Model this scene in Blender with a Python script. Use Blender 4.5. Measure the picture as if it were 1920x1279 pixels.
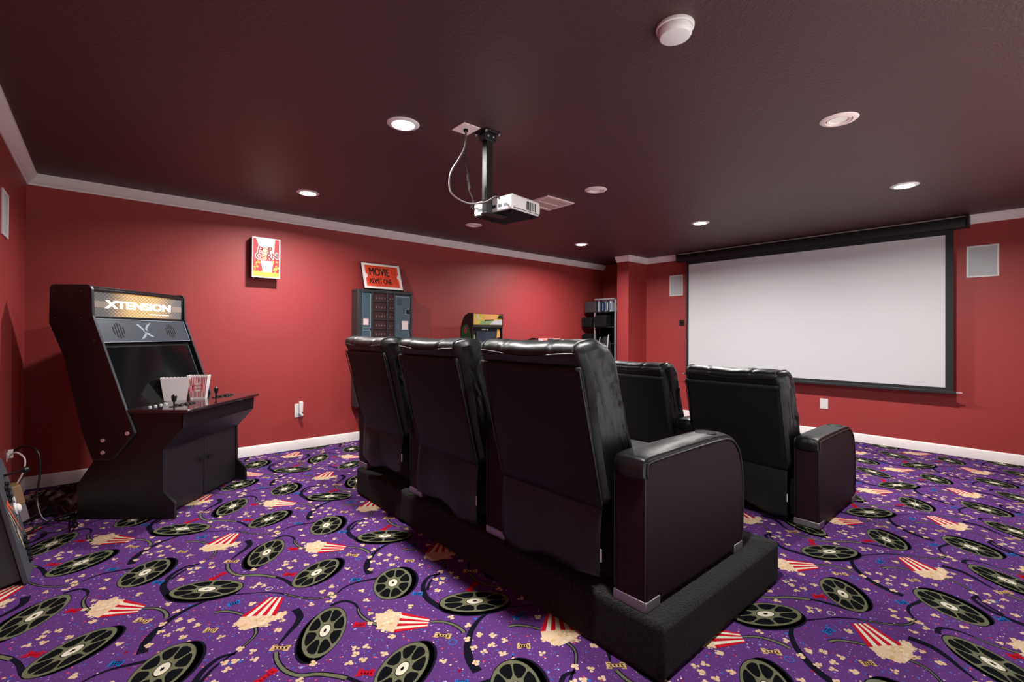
import bpy, bmesh, math, random
from mathutils import Vector, Matrix, noise
for o in list(bpy.data.objects): bpy.data.objects.remove(o)
SC = bpy.context.scene
COL = SC.collection
R = math.radians

# ------------------------------------------------------------------ camera, world, exposure, lamps
H = 2.48                      # ceiling height
F_PX, YAW, PITCH, ROLL, SY = 878.96, .8526, .0058, .0057, -17.864
fw = Vector((math.cos(YAW)*math.cos(PITCH), math.sin(YAW)*math.cos(PITCH), math.sin(PITCH)))
rt = Vector((math.sin(YAW), -math.cos(YAW), 0)); up = rt.cross(fw)
rt, up = math.cos(ROLL)*rt+math.sin(ROLL)*up, -math.sin(ROLL)*rt+math.cos(ROLL)*up
cd = bpy.data.cameras.new('camera'); cam = bpy.data.objects.new('camera', cd); COL.objects.link(cam)
cd.sensor_width = 36; cd.sensor_fit = 'HORIZONTAL'; cd.lens = F_PX/1920*36; cd.shift_y = SY/1920
cd.clip_start = .02
m = Matrix((rt, up, -fw)).transposed().to_4x4(); m.translation = (0, 0, 1.24); cam.matrix_world = m
SC.camera = cam
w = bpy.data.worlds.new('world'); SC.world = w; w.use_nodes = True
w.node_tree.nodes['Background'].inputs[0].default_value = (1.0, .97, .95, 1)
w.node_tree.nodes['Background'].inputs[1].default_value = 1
# added fill light through the made-up right wall opening: strong from below, weak above
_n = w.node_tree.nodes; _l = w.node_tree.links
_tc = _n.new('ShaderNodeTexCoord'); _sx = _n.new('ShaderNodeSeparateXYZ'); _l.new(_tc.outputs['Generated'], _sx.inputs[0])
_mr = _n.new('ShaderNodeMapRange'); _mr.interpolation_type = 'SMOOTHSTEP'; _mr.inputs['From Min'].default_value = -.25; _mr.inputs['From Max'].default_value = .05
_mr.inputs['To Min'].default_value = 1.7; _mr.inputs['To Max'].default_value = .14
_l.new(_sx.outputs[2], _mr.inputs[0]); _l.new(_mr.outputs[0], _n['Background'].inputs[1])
SC.view_settings.view_transform = 'Standard'; SC.view_settings.look = 'None'
SC.view_settings.gamma = 1; SC.view_settings.use_curve_mapping = False
SC.view_settings.exposure = 0.86
LAMP_W = 29.0                 # watts of each recessed lamp
LAMP_COL = (1.0, .965, .94)
LIT = [(1.33, 2.51), (1.36, 4.31), (4.94, 4.22), (4.957, 2.527), (4.954, .777), (1.34, .80)]
UNLIT = [(3.165, .788), (3.17, 2.549), (3.171, 4.304)]

# ------------------------------------------------------------------ materials
def lin(c):
    return tuple(((v/255)/12.92 if v/255 <= .04045 else ((v/255+.055)/1.055)**2.4) for v in c)+(1,)
def mat(name, rgb, rough=.5, metal=0, bump=None, var=None, spec=.5, coat=0, emit=None, srgb=True, sheen=0):
    M = bpy.data.materials.new(name); M.use_nodes = True; n = M.node_tree.nodes; l = M.node_tree.links
    b = n['Principled BSDF']; c = lin(rgb) if srgb else tuple(rgb)+(1,)
    b.inputs['Base Color'].default_value = c; b.inputs['Roughness'].default_value = rough
    b.inputs['Metallic'].default_value = metal; b.inputs['Specular IOR Level'].default_value = spec
    b.inputs['Coat Weight'].default_value = coat; b.inputs['Sheen Weight'].default_value = sheen
    tc = n.new('ShaderNodeTexCoord')
    if emit:
        b.inputs['Emission Color'].default_value = lin(emit[0]); b.inputs['Emission Strength'].default_value = emit[1]
    if bump:                  # list of (scale, strength, detail, stretch)
        prev = None
        for sc, st, de, stretch in bump:
            mp = n.new('ShaderNodeMapping'); mp.inputs['Scale'].default_value = stretch
            l.new(tc.outputs['Object'], mp.inputs['Vector'])
            t = n.new('ShaderNodeTexNoise'); t.inputs['Scale'].default_value = sc; t.inputs['Detail'].default_value = de
            l.new(mp.outputs[0], t.inputs['Vector'])
            bp = n.new('ShaderNodeBump'); bp.inputs['Strength'].default_value = st; bp.inputs['Distance'].default_value = .01
            l.new(t.outputs['Fac'], bp.inputs['Height'])
            if prev: l.new(prev.outputs[0], bp.inputs['Normal'])
            prev = bp
        l.new(prev.outputs[0], b.inputs['Normal'])
    if var:                   # (scale, amount)
        t = n.new('ShaderNodeTexNoise'); t.inputs['Scale'].default_value = var[0]; t.inputs['Detail'].default_value = 6
        l.new(tc.outputs['Object'], t.inputs['Vector'])
        r = n.new('ShaderNodeMapRange'); r.inputs['To Min'].default_value = 1-var[1]; r.inputs['To Max'].default_value = 1+var[1]
        l.new(t.outputs['Fac'], r.inputs['Value'])
        x = n.new('ShaderNodeVectorMath'); x.operation = 'SCALE'; x.inputs[0].default_value = c[:3]
        l.new(r.outputs[0], x.inputs['Scale']); l.new(x.outputs[0], b.inputs['Base Color'])
    return M
one = (1, 1, 1)
M_wall = mat('red wall paint', (156, 52, 52), .55, bump=[(75, .16, 5, one), (18, .05, 2, one)], var=(3, .06))
M_ceil = mat('dark maroon ceiling paint', (74, 50, 50), .5, bump=[(70, .35, 3, one)], var=(2, .12))
M_trim = mat('white trim paint', (238, 232, 228), .45, bump=[(30, .05, 2, one)])
M_riser = mat('black carpet', (17, 17, 18), .98, spec=.1, bump=[(300, 1.0, 3, one), (90, .9, 3, one)], var=(110, .75), sheen=.12)
M_leather = mat('black leather', (14, 15, 17), .40, bump=[(260, .08, 3, one), (8, .28, 2, (1, 1, 1)), (30, .10, 2, (1, 1, .4))], var=(6, .1), spec=.38)
M_leather2 = mat('matte black vinyl', (13, 15, 15), .55, spec=.26, bump=[(260, .10, 3, one), (7, .22, 2, one)])
M_side = mat('dark brown-black leather side', (33, 17, 22), .55, spec=.16, bump=[(240, .10, 4, one), (5, .12, 2, one)])
M_flap = mat('grey-black vinyl flap', (20, 22, 22), .45, spec=.34, bump=[(7, .4, 2, one)])
M_seam = mat('seam piping', (24, 25, 27), .45)
M_black = mat('black plastic', (14, 14, 15), .4)
M_blackm = mat('matte black', (10, 10, 11), .75, spec=.3)
M_chrome = mat('brushed metal foot', (150, 146, 150), .35, metal=.7)
M_cab = mat('black laminate cabinet', (15, 11, 13), .42, bump=[(90, .05, 3, one)])
M_tmold = mat('grey edge moulding', (60, 62, 68), .3)
M_door = mat('dark cabinet door', (24, 22, 24), .5, bump=[(60, .06, 3, (1, 1, .1))])
M_glass = mat('dark monitor glass', (9, 12, 14), .1, spec=.4)
M_deck = mat('glossy control deck', (38, 26, 30), .12, coat=.6)
M_grey = mat('gunmetal panel', (62, 70, 78), .42, metal=.25, var=(12, .1))
M_lgrey = mat('light grey mark', (134, 146, 158), .5)
M_steel = mat('light steel', (180, 185, 190), .35, metal=.5)
M_screw = mat('pinkish screw', (200, 168, 168), .4, metal=.15)
M_white = mat('white plastic', (226, 222, 220), .4)
M_paper = mat('white card', (222, 218, 218), .7)
M_red = mat('red print', (190, 42, 62), .6)
M_grille = mat('grey speaker grille', (186, 192, 192), .8, bump=[(900, .15, 1, one)])
M_screen = mat('white projection fabric', (200, 201, 202), .85)
M_border = mat('black screen border', (22, 24, 26), .7)
M_bar = mat('dark grey bar', (52, 56, 58), .4, metal=.4)
M_case = mat('black screen case', (20, 22, 24), .45)
M_lens = mat('pale frosted lens', (246, 240, 232), .5)
M_trimp = mat('recessed light trim', (240, 220, 216), .45)
M_proj = mat('projector white shell', (214, 208, 208), .4)
M_ventm = mat('vent paint', (226, 200, 196), .5)
M_dark = mat('near black recess', (5, 5, 6), .8)
M_vend = mat('vending charcoal frame', (42, 46, 48), .45)
M_vendd = mat('vending blue-grey door', (70, 88, 98), .4, metal=.2)
M_vin = mat('vending dark red interior', (50, 12, 16), .6)
M_coil = mat('vending coil tip', (140, 128, 128), .4, metal=.4)
M_pframe = mat('dark maroon sign box', (52, 18, 20), .5)
def lampmat(name, rgb, s):
    return mat(name, rgb, .6, emit=(rgb, s))
M_led = lampmat('lit lamp lens', (255, 250, 246), 9)

# ------------------------------------------------------------------ mesh builder
class MB:
    def __init__(s): s.v = []; s.f = []; s.m = []
    def add(s, vs, fs, mi=0):
        k = len(s.v); s.v += [tuple(p) for p in vs]; s.f += [tuple(i+k for i in f) for f in fs]; s.m += [mi]*len(fs); return s
    def box(s, a, b, mi=0, M=None):
        x0, y0, z0 = a; x1, y1, z1 = b
        vs = [Vector(p) for p in ((x0,y0,z0),(x1,y0,z0),(x1,y1,z0),(x0,y1,z0),(x0,y0,z1),(x1,y0,z1),(x1,y1,z1),(x0,y1,z1))]
        if M: vs = [M @ p for p in vs]
        return s.add(vs, [(0,3,2,1),(4,5,6,7),(0,1,5,4),(1,2,6,5),(2,3,7,6),(3,0,4,7)], mi)
    def prism(s, poly, axis, a, b, mi=0, M=None):
        # poly: 2-D outline; axis 'y' -> (x,z), 'z' -> (x,y), 'x' -> (y,z)
        def P(p, t): return Vector({'y': (p[0], t, p[1]), 'z': (p[0], p[1], t), 'x': (t, p[0], p[1])}[axis])
        n = len(poly); vs = [P(p, a) for p in poly]+[P(p, b) for p in poly]
        if M: vs = [M @ p for p in vs]
        fs = [tuple(range(n)), tuple(range(2*n-1, n-1, -1))]+[(i, i+n, (i+1) % n+n, (i+1) % n) for i in range(n)]
        return s.add(vs, fs, mi)
    def poly(s, pts, mi=0): return s.add(pts, [tuple(range(len(pts)))], mi)
    def lathe(s, prof, n=24, M=None, mi=0, cap=True):
        vs = []; fs = []
        for r, z in prof:
            for k in range(n):
                t = 2*math.pi*k/n; vs.append(Vector((r*math.cos(t), r*math.sin(t), z)))
        for i in range(len(prof)-1):
            for k in range(n): fs.append((i*n+k, i*n+(k+1) % n, (i+1)*n+(k+1) % n, (i+1)*n+k))
        if cap: fs += [tuple(range(n))[::-1], tuple(range((len(prof)-1)*n, len(prof)*n))]
        if M: vs = [M @ p for p in vs]
        return s.add(vs, fs, mi)
    def cyl(s, a, b, r, n=16, mi=0, r2=None):
        a, b = Vector(a), Vector(b); d = b-a
        M = Matrix.Translation(a) @ d.to_track_quat('Z', 'Y').to_matrix().to_4x4()
        return s.lathe([(r, 0), (r if r2 is None else r2, d.length)], n, M, mi)
    def tube(s, pts, r, n=8, mi=0):
        pts = [Vector(p) for p in pts]; vs = []; fs = []; up_ = None
        for i, p in enumerate(pts):
            d = (pts[min(i+1, len(pts)-1)]-pts[max(i-1, 0)]).normalized()
            if up_ is None: up_ = d.orthogonal().normalized()
            up_ = (up_-d*up_.dot(d)).normalized(); sd = d.cross(up_)
            for k in range(n):
                t = 2*math.pi*k/n; vs.append(p+(up_*math.cos(t)+sd*math.sin(t))*r)
        for i in range(len(pts)-1):
            for k in range(n): fs.append((i*n+k, i*n+(k+1) % n, (i+1)*n+(k+1) % n, (i+1)*n+k))
        fs += [tuple(range(n))[::-1], tuple(range((len(pts)-1)*n, len(pts)*n))]
        return s.add(vs, fs, mi)
    def xf(s, M): s.v = [tuple(M @ Vector(p)) for p in s.v]; return s
    def split(s, name, mats, parent=None, **k):
        par = list(range(len(s.v)))
        def find(a):
            while par[a] != a: par[a] = par[par[a]]; a = par[a]
            return a
        for f in s.f:
            for i in f[1:]: par[find(i)] = find(f[0])
        groups = {}
        for f, m_ in zip(s.f, s.m): groups.setdefault(find(f[0]), []).append((f, m_))
        for fs in groups.values():
            ids = sorted({i for f, _ in fs for i in f}); mp = {i: q for q, i in enumerate(ids)}; c = MB()
            c.v = [s.v[i] for i in ids]; c.f = [tuple(mp[i] for i in f) for f, _ in fs]; c.m = [m_ for _, m_ in fs]; c.build(name, mats, parent, **k)
    def build(s, name, mats, parent=None, bevel=0, seg=2, sharp=35, flat=False, fix=True):
        me = bpy.data.meshes.new(name); me.from_pydata(s.v, [], s.f)
        if not isinstance(mats, (list, tuple)): mats = [mats]
        for x in mats: me.materials.append(x)
        me.polygons.foreach_set('material_index', s.m)
        if fix:
            b = bmesh.new(); b.from_mesh(me); bmesh.ops.recalc_face_normals(b, faces=b.faces); b.to_mesh(me); b.free()
        if not flat:
            me.polygons.foreach_set('use_smooth', [True]*len(me.polygons)); me.set_sharp_from_angle(angle=R(sharp))
        o = bpy.data.objects.new(name, me); COL.objects.link(o)
        if parent: o.parent = parent
        if bevel:
            b = o.modifiers.new('bevel', 'BEVEL'); b.width = bevel; b.segments = seg; b.limit_method = 'ANGLE'; b.angle_limit = R(40)
            b.harden_normals = False
        return o
def smooth_path(pts, n=8):
    pts = [Vector(p) for p in pts]; out = []
    for i in range(len(pts)-1):
        p0, p1, p2, p3 = pts[max(i-1, 0)], pts[i], pts[i+1], pts[min(i+2, len(pts)-1)]
        for k in range(n):
            t = k/n
            out.append(.5*((2*p1)+(p2-p0)*t+(2*p0-5*p1+4*p2-p3)*t*t+(3*p1-p0-3*p2+p3)*t**3))
    out.append(pts[-1]); return out
def tag(o, label, cat, group=None, kind=None):
    if label: o['label'] = label
    if cat: o['category'] = cat
    if group: o['group'] = group
    if kind: o['kind'] = kind
    return o
def thing(name, label, cat, loc=(0, 0, 0), rz=0, group=None, rx=0, ry=0):
    o = bpy.data.objects.new(name, None); COL.objects.link(o); o.empty_display_size = .1
    o.location = loc; o.rotation_euler = (rx, ry, rz); return tag(o, label, cat, group)
def struct(name, mb, mt, **k):
    o = mb.build(name, mt, **k); o['kind'] = 'structure'; return o
def copy_tree(o, parent=None):
    c = o.copy(); COL.objects.link(c)
    if parent: c.parent = parent
    for ch in list(o.children): copy_tree(ch, c)
    return c
def text(mb, s, size, M, mi=0, depth=.0006, sx=1.0, bold=0):
    cu = bpy.data.curves.new('t', 'FONT'); cu.body = s; cu.size = size; cu.align_x = 'CENTER'; cu.align_y = 'CENTER'
    cu.extrude = depth; cu.offset = bold
    o = bpy.data.objects.new('t', cu); COL.objects.link(o)
    dg = bpy.context.evaluated_depsgraph_get(); me = bpy.data.meshes.new_from_object(o.evaluated_get(dg))
    X = M @ Matrix.Diagonal((sx, 1, 1, 1))
    mb.add([X @ v.co for v in me.vertices], [tuple(p.vertices) for p in me.polygons], mi)
    bpy.data.objects.remove(o); bpy.data.curves.remove(cu); bpy.data.meshes.remove(me)
def frame_from(origin, xdir, ydir):
    x = Vector(xdir).normalized(); y = Vector(ydir); y = (y-x*y.dot(x)).normalized(); z = x.cross(y)
    M = Matrix((x, y, z)).transposed().to_4x4(); M.translation = Vector(origin); return M

# ------------------------------------------------------------------ the room
X0, XF, YL, YR = -.458, 6.7, 5.276, -.45
PX, PY0, PY1, XA = 6.197, 4.33, 4.545, 6.79
T = .12
struct('wall_left', MB().box((X0-T, YL, -.02), (XA+T, YL+T, H)), M_wall, flat=True)
struct('wall_back', MB().box((X0-T, YR-T, -.02), (X0, YL, H)), M_wall, flat=True)
# unseen right wall; its wide opening is made up to let fill light in
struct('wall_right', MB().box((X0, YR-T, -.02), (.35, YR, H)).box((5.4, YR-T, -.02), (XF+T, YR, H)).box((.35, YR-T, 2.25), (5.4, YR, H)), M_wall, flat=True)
struct('wall_front', MB().box((XF, YR, -.02), (XF+T, PY0, H)), M_wall, flat=True)
struct('wall_pillar', MB().box((PX, PY0, -.02), (XF+T, PY1, H)), M_wall, bevel=.006)
struct('wall_alcove', MB().box((XA, PY1, -.02), (XA+T, YL, H)), M_wall, flat=True)
# ceiling with holes for nothing: a slab
struct('ceiling', MB().box((X0-T, YR-T, H), (XA+T+.1, YL+T, H+.1)), M_ceil, flat=True)

# crown moulding: profile in (distance from wall, z) with mitred runs
def crown_run(mb, a, b, nrm, ma=0, mb_=0, prof=None):
    a, b, nrm = Vector(a), Vector(b), Vector(nrm); d = (b-a).normalized()
    vs = []
    for P, mi, sg in ((a, ma, 1), (b, mb_, -1)):
        for t, zz in prof: 
            q = P+nrm*t+d*(t*mi*sg); vs.append((q.x, q.y, zz))
    n = len(prof)
    fs = [tuple(range(n)), tuple(range(2*n-1, n-1, -1))]+[(i, i+n, (i+1) % n+n, (i+1) % n) for i in range(n)]
    mb.add(vs, fs)
CP = [(0, H-.085), (.008, H-.085), (.012, H-.074), (.024, H-.066), (.045, H-.04), (.056, H-.022), (.062, H-.018), (.062, H), (0, H)]
BP = [(0, 0), (.014, 0), (.014, .082), (.009, .094), (.005, .1), (0, .1)]
b = MB(); crown_run(b, (X0, YL), (XA, YL), (0, -1), 1, 0, CP); struct('trim_1', b, M_trim)
b = MB(); crown_run(b, (X0, YR), (X0, YL), (1, 0), 1, 1, CP); struct('trim_2', b, M_trim)
b = MB(); crown_run(b, (XF, YR), (XF, PY0), (-1, 0), 1, 1, CP); struct('trim_3', b, M_trim)
b = MB(); crown_run(b, (PX, PY0), (XF, PY0), (0, -1), -1, 1, CP); crown_run(b, (PX, PY0), (PX, PY1), (-1, 0), -1, -0.0, CP); struct('trim_4', b, M_trim)
b = MB(); crown_run(b, (X0, YR), (XF, YR), (0, 1), 1, 1, CP); struct('trim_5', b, M_trim)
b = MB(); crown_run(b, (X0, YL), (XA, YL), (0, -1), 1, 1, BP); struct('baseboard_left', b, M_trim)
b = MB(); crown_run(b, (X0, YR), (X0, YL), (1, 0), 1, 1, BP); struct('baseboard_back', b, M_trim)
b = MB(); crown_run(b, (XF, YR), (XF, PY0), (-1, 0), 1, 1, BP); struct('baseboard_front', b, M_trim)
b = MB(); crown_run(b, (PX, PY0), (XF, PY0), (0, -1), -1, 1, BP); crown_run(b, (PX, PY0), (PX, PY1), (-1, 0), -1, 0, BP); struct('baseboard_pillar', b, M_trim)
b = MB(); crown_run(b, (X0, YR), (.35, YR), (0, 1), 1, 0, BP); crown_run(b, (5.4, YR), (XF, YR), (0, 1), 0, 1, BP); struct('baseboard_right', b, M_trim)

# ------------------------------------------------------------------ patterned carpet (one mesh, pattern repeats every 0.927 m)
def carpet_mat(name, rgb, speck=False):
    M = mat(name, rgb, .95, bump=[(380, .8, 3, one)], var=(240, .35), spec=.05)
    if speck:
        n = M.node_tree.nodes; l = M.node_tree.links; b_ = n['Principled BSDF']
        src = b_.inputs['Base Color'].links[0].from_socket
        tc = n.new('ShaderNodeTexCoord')
        for sc, th, col in ((80, .095, (150, 120, 190)), (60, .085, (185, 155, 195)), (31, .09, (60, 105, 190)), (27, .08, (205, 70, 90)), (38, .075, (225, 205, 190))):
            v = n.new('ShaderNodeTexVoronoi'); v.inputs['Scale'].default_value = sc; l.new(tc.outputs['Object'], v.inputs['Vector'])
            c = n.new('ShaderNodeMath'); c.operation = 'LESS_THAN'; c.inputs[1].default_value = th*1.6; l.new(v.outputs['Distance'], c.inputs[0])
            sep = n.new('ShaderNodeSeparateColor'); l.new(v.outputs['Color'], sep.inputs[0])
            g = n.new('ShaderNodeMath'); g.operation = 'GREATER_THAN'; g.inputs[1].default_value = .5; l.new(sep.outputs[0], g.inputs[0])
            k = n.new('ShaderNodeMath'); k.operation = 'MULTIPLY'; l.new(c.outputs[0], k.inputs[0]); l.new(g.outputs[0], k.inputs[1])
            mx = n.new('ShaderNodeMix'); mx.data_type = 'RGBA'; l.new(k.outputs[0], mx.inputs[0]); l.new(src, mx.inputs[6]); mx.inputs[7].default_value = lin(col)
            src = mx.outputs[2]
        # large soft blotches of a redder purple
        l.new(src, b_.inputs['Base Color'])
    return M
CM = [carpet_mat('purple carpet', (94, 56, 122), True), carpet_mat('navy carpet yarn', (20, 18, 34)), carpet_mat('olive carpet yarn', (108, 110, 86)),
      carpet_mat('black carpet yarn', (13, 14, 18)), carpet_mat('cream carpet yarn', (226, 220, 200)), carpet_mat('red carpet yarn', (196, 22, 40)),
      carpet_mat('popcorn carpet yarn', (224, 194, 160)), carpet_mat('tan carpet yarn', (214, 176, 122)), carpet_mat('blue carpet yarn', (40, 112, 196)),
      carpet_mat('deep red yarn', (140, 14, 40)), carpet_mat('lilac yarn', (150, 150, 215)), carpet_mat('pale cream yarn', (234, 214, 178))]
LT = .9268
tile = []                     # (layer, material, points)
def ell(cx, cy, a, b_, ang, n=28, off=(0, 0)):
    c, s = math.cos(R(ang)), math.sin(R(ang)); out = []
    for k in range(n):
        t = 2*math.pi*k/n; x, y = a*math.cos(t), b_*math.sin(t); out.append((cx+off[0]+x*c-y*s, cy+off[1]+x*s+y*c))
    return out
def reel(cx, cy, a, b_, ang, sh):
    for k, t in enumerate((1, .66, .33)):
        tile.append((1, 1, ell(cx, cy, a*1.03, b_*1.03, ang, off=(sh[0]*t, sh[1]*t))))
    tile.append((2, 3, ell(cx, cy, a*1.03, b_*1.03, ang)))
    tile.append((3, 2, ell(cx, cy, a, b_, ang)))
    c, s = math.cos(R(ang)), math.sin(R(ang))
    for k in range(8):
        t0 = 2*math.pi*(k+.5)/8; pts = []
        for rr, dt in ((.86, -.31), (.885, -.15), (.89, 0), (.885, .15), (.86, .31), (.78, .352), (.62, .345), (.46, .29), (.37, .0), (.46, -.29), (.62, -.345), (.78, -.352)):
            x, y = a*rr*math.cos(t0+dt), b_*rr*math.sin(t0+dt); pts.append((cx+x*c-y*s, cy+x*s+y*c))
        tile.append((4, 3, pts))
    tile.append((4, 3, ell(cx, cy, a*.27, b_*.27, ang, 20))); tile.append((5, 4, ell(cx, cy, a*.24, b_*.24, ang, 20)))
    tile.append((6, 3, ell(cx, cy, a*.07, b_*.07, ang, 10)))
reel(1.1036, 2.1562, .148, .091, 56.3, (.030, -.012))
reel(.8498, 2.5079, .152, .083, 34.5, (.026, -.012))
reel(1.3185, 2.6874, .162, .085, 145.6, (-.018, -.022))
reel(.7128, 2.9210, .169, .080, 57.5, (-.030, -.014))
def strip(pts, w0, w1, olive):
    p = smooth_path([(x, y, 0) for x, y in pts], 5)
    def rib(a, b_, mi, lay):
        n = len(p); L_, R_ = [], []
        for i in range(n):
            d = (p[min(i+1, n-1)]-p[max(i-1, 0)]).normalized(); s = Vector((-d.y, d.x, 0)); ww = (a+(b_-a)*i/(n-1))/2
            L_.append(p[i]+s*ww); R_.append(p[i]-s*ww)
        for i in range(n-1): tile.append((lay, mi, [(q.x, q.y) for q in (L_[i], L_[i+1], R_[i+1], R_[i])]))
    rib(w0, w1, 1, 0.3)
    if olive: rib(w0-.010, max(w1-.010, .003), 2, 0.6)
S = {"S1a": [[0.7955, 2.1584], [0.8341, 2.1634], [0.8656, 2.148], [0.885, 2.1028], [0.8815, 2.0572]], "S1b": [[0.8815, 2.0572], [0.8714, 2.0189], [0.8729, 1.9659], [0.884, 1.9163], [0.9049, 1.8704]], "S1c": [[1.0788, 1.7579], [1.1181, 1.7242], [1.1426, 1.6786], [1.1502, 1.63], [1.1458, 1.6045]], "S2a": [[0.6655, 2.2355], [0.6639, 2.1642], [0.6294, 2.1127], [0.5899, 2.0759], [0.5576, 2.042], [0.5405, 2.0243]], "S2b": [[0.5204, 1.9843], [0.5097, 1.9245], [0.5181, 1.8519], [0.5478, 1.7951], [0.6014, 1.7578], [0.6431, 1.7131], [0.6745, 1.6685]], "S2c": [[0.6118, 2.6845], [0.6687, 2.6096], [0.7005, 2.5394], [0.7188, 2.4491]], "S3a": [[0.1259, 2.3132], [0.1397, 2.3792], [0.1689, 2.4371], [0.2032, 2.4783], [0.2438, 2.518]], "S3b": [[0.2438, 2.518], [0.2955, 2.5498], [0.3484, 2.5694], [0.4015, 2.5743], [0.4741, 2.5538], [0.5637, 2.4954]], "S4a": [[0.5645, 2.4992], [0.6037, 2.4687], [0.6366, 2.436], [0.6632, 2.4025]], "S4b": [[0.6632, 2.4025], [0.6984, 2.3379], [0.7511, 2.2751], [0.8024, 2.2459], [0.8582, 2.2433]], "S4c": [[0.8582, 2.2433], [0.9007, 2.2694], [0.9577, 2.2775], [1.0138, 2.2631], [1.0763, 2.2438]], "S6a": [[0.3863, 2.4413], [0.4196, 2.426], [0.4497, 2.391], [0.4766, 2.3416]], "S6b": [[0.4985, 2.2249], [0.4926, 2.1708], [0.4689, 2.1346], [0.4235, 2.0985]], "S6c": [[0.4178, 2.093], [0.3684, 2.0701], [0.3153, 2.0354], [0.2715, 1.9853]], "S5": [[0.3997, 3.0043], [0.3478, 3.0162], [0.2859, 2.9718], [0.2501, 2.9075], [0.234, 2.8397], [0.2438, 2.7389]]}
SW = dict(S1a=(.022, .010, 0), S1b=(.014, .024, 1), S1c=(.018, .024, 1), S2a=(.036, .005, 0), S2b=(.022, .026, 1), S2c=(.012, .022, 0), S3a=(.038, .024, 0),
          S3b=(.024, .007, 0), S4a=(.007, .012, 0), S4b=(.014, .016, 1), S4c=(.008, .020, 0), S5=(.014, .034, 0), S6a=(.022, .018, 1), S6b=(.018, .014, 1), S6c=(.007, .016, 0))
for k, p in S.items(): strip(p, SW[k][0], SW[k][1], SW[k][2])
rnd = random.Random(5)
def kernel(x, y, s=1.0):
    a0 = rnd.random()*6.28
    for k in range(rnd.choice((3, 4))):
        a = a0+k*1.75+rnd.uniform(-.3, .3); q = (x+.0095*s*math.cos(a), y+.0095*s*math.sin(a)); r = .0083*s*rnd.uniform(.8, 1.15)
        tile.append((7+.1*k, 6, [(q[0]+r*rnd.uniform(.7, 1.2)*math.cos(t*.785), q[1]+r*rnd.uniform(.75, 1.15)*math.sin(t*.785)) for t in range(8)]))
    tile.append((7.4, 7, [(x+.004*s*math.cos(t*1.26+a0), y+.004*s*math.sin(t*1.26+a0)) for t in range(5)]))
for x, y in [[1.186, 1.552], [1.226, 1.513], [1.239, 1.457], [1.12, 1.5], [1.184, 1.466], [1.136, 1.456], [1.186, 1.402], [1.076, 1.428], [1.303, 1.302], [1.346, 1.168], [1.378, 1.121], [1.316, 1.104], [1.372, 1.064], [1.283, 1.119], [1.131, 1.561], [1.185, 1.636], [1.165, 1.728], [1.234, 1.952], [1.286, 1.997], [0.988, 1.518], [1.366, 1.354], [1.382, 1.313], [0.609, 1.825], [0.75, 1.772], [0.761, 1.723], [0.803, 1.783], [0.834, 1.7], [0.906, 1.776], [1.068, 1.918], [0.953, 2.186], [0.938, 2.093], [0.809, 2.301], [0.832, 2.258], [0.861, 2.32], [0.805, 2.2], [0.736, 2.23], [0.567, 2.563], [0.599, 2.576], [0.607, 2.545], [0.528, 2.409], [0.615, 2.245], [0.565, 2.126], [-0.163, 2.728], [-0.216, 2.663], [-0.092, 3.151], [0.543, 2.691]]:
    kernel(x, y, 1.0)
def bucket(a, b_, c, d, corn, side):
    # a,d = mouth corners, b,c = base corners (a-b and d-c are the tapering edges); stripes run mouth to base
    a, b_, c, d = [Vector(p) for p in (a, b_, c, d)]
    n = 7
    for k in range(n):
        q = [a.lerp(d, k/n), a.lerp(d, (k+1)/n), b_.lerp(c, (k+1)/n), b_.lerp(c, k/n)]
        tile.append((8, 5 if k % 2 == 0 else 4, [tuple(p) for p in q]))
    tile.append((8.2, 6, [tuple(p) for p in corn]))
    cc = sum((Vector(p) for p in corn), Vector((0, 0)))/len(corn)
    n0 = len(tile)
    mo = (Vector(a)+Vector(d))/2; away = (cc-mo).normalized()
    for k in range(58):
        i = rnd.randrange(len(corn)); t = Vector(corn[i]).lerp(Vector(corn[(i+1) % len(corn)]), rnd.random()); t = cc.lerp(t, rnd.uniform(.2, 1.08))
        r = rnd.uniform(.005, .0095)
        if (t-mo).dot(away) < .004: continue
        if rnd.random() < .30:
            t = t+away*rnd.uniform(.0, .035); kernel(t.x, t.y, .8); continue
        tile.append((8.5+.02*k, rnd.choice((6, 6, 11, 11, 11, 7)), [(t.x+r*math.cos(j*.9), t.y+r*math.sin(j*.9)) for j in range(7)]))
bucket([1.0154, 1.9021], [1.0891, 1.7805], [1.0486, 1.7351], [0.9227, 1.796],
       [[0.921, 1.9633], [0.9862, 1.9338], [1.0085, 1.9114], [1.0154, 1.9021], [.97, 1.842], [0.9227, 1.796], [0.8992, 1.8336], [0.8859, 1.8686]], 0)
bucket([0.466, 2.3274], [0.5997, 2.4164], [0.6543, 2.3697], [0.5856, 2.2378],
       [[0.466, 2.3274], [.53, 2.288], [0.5856, 2.2378], [0.6291, 2.2465], [0.624, 2.2179], [0.5396, 2.2019], [0.5091, 2.2038], [0.4561, 2.2138], [0.4352, 2.2853]], 0)
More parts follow.
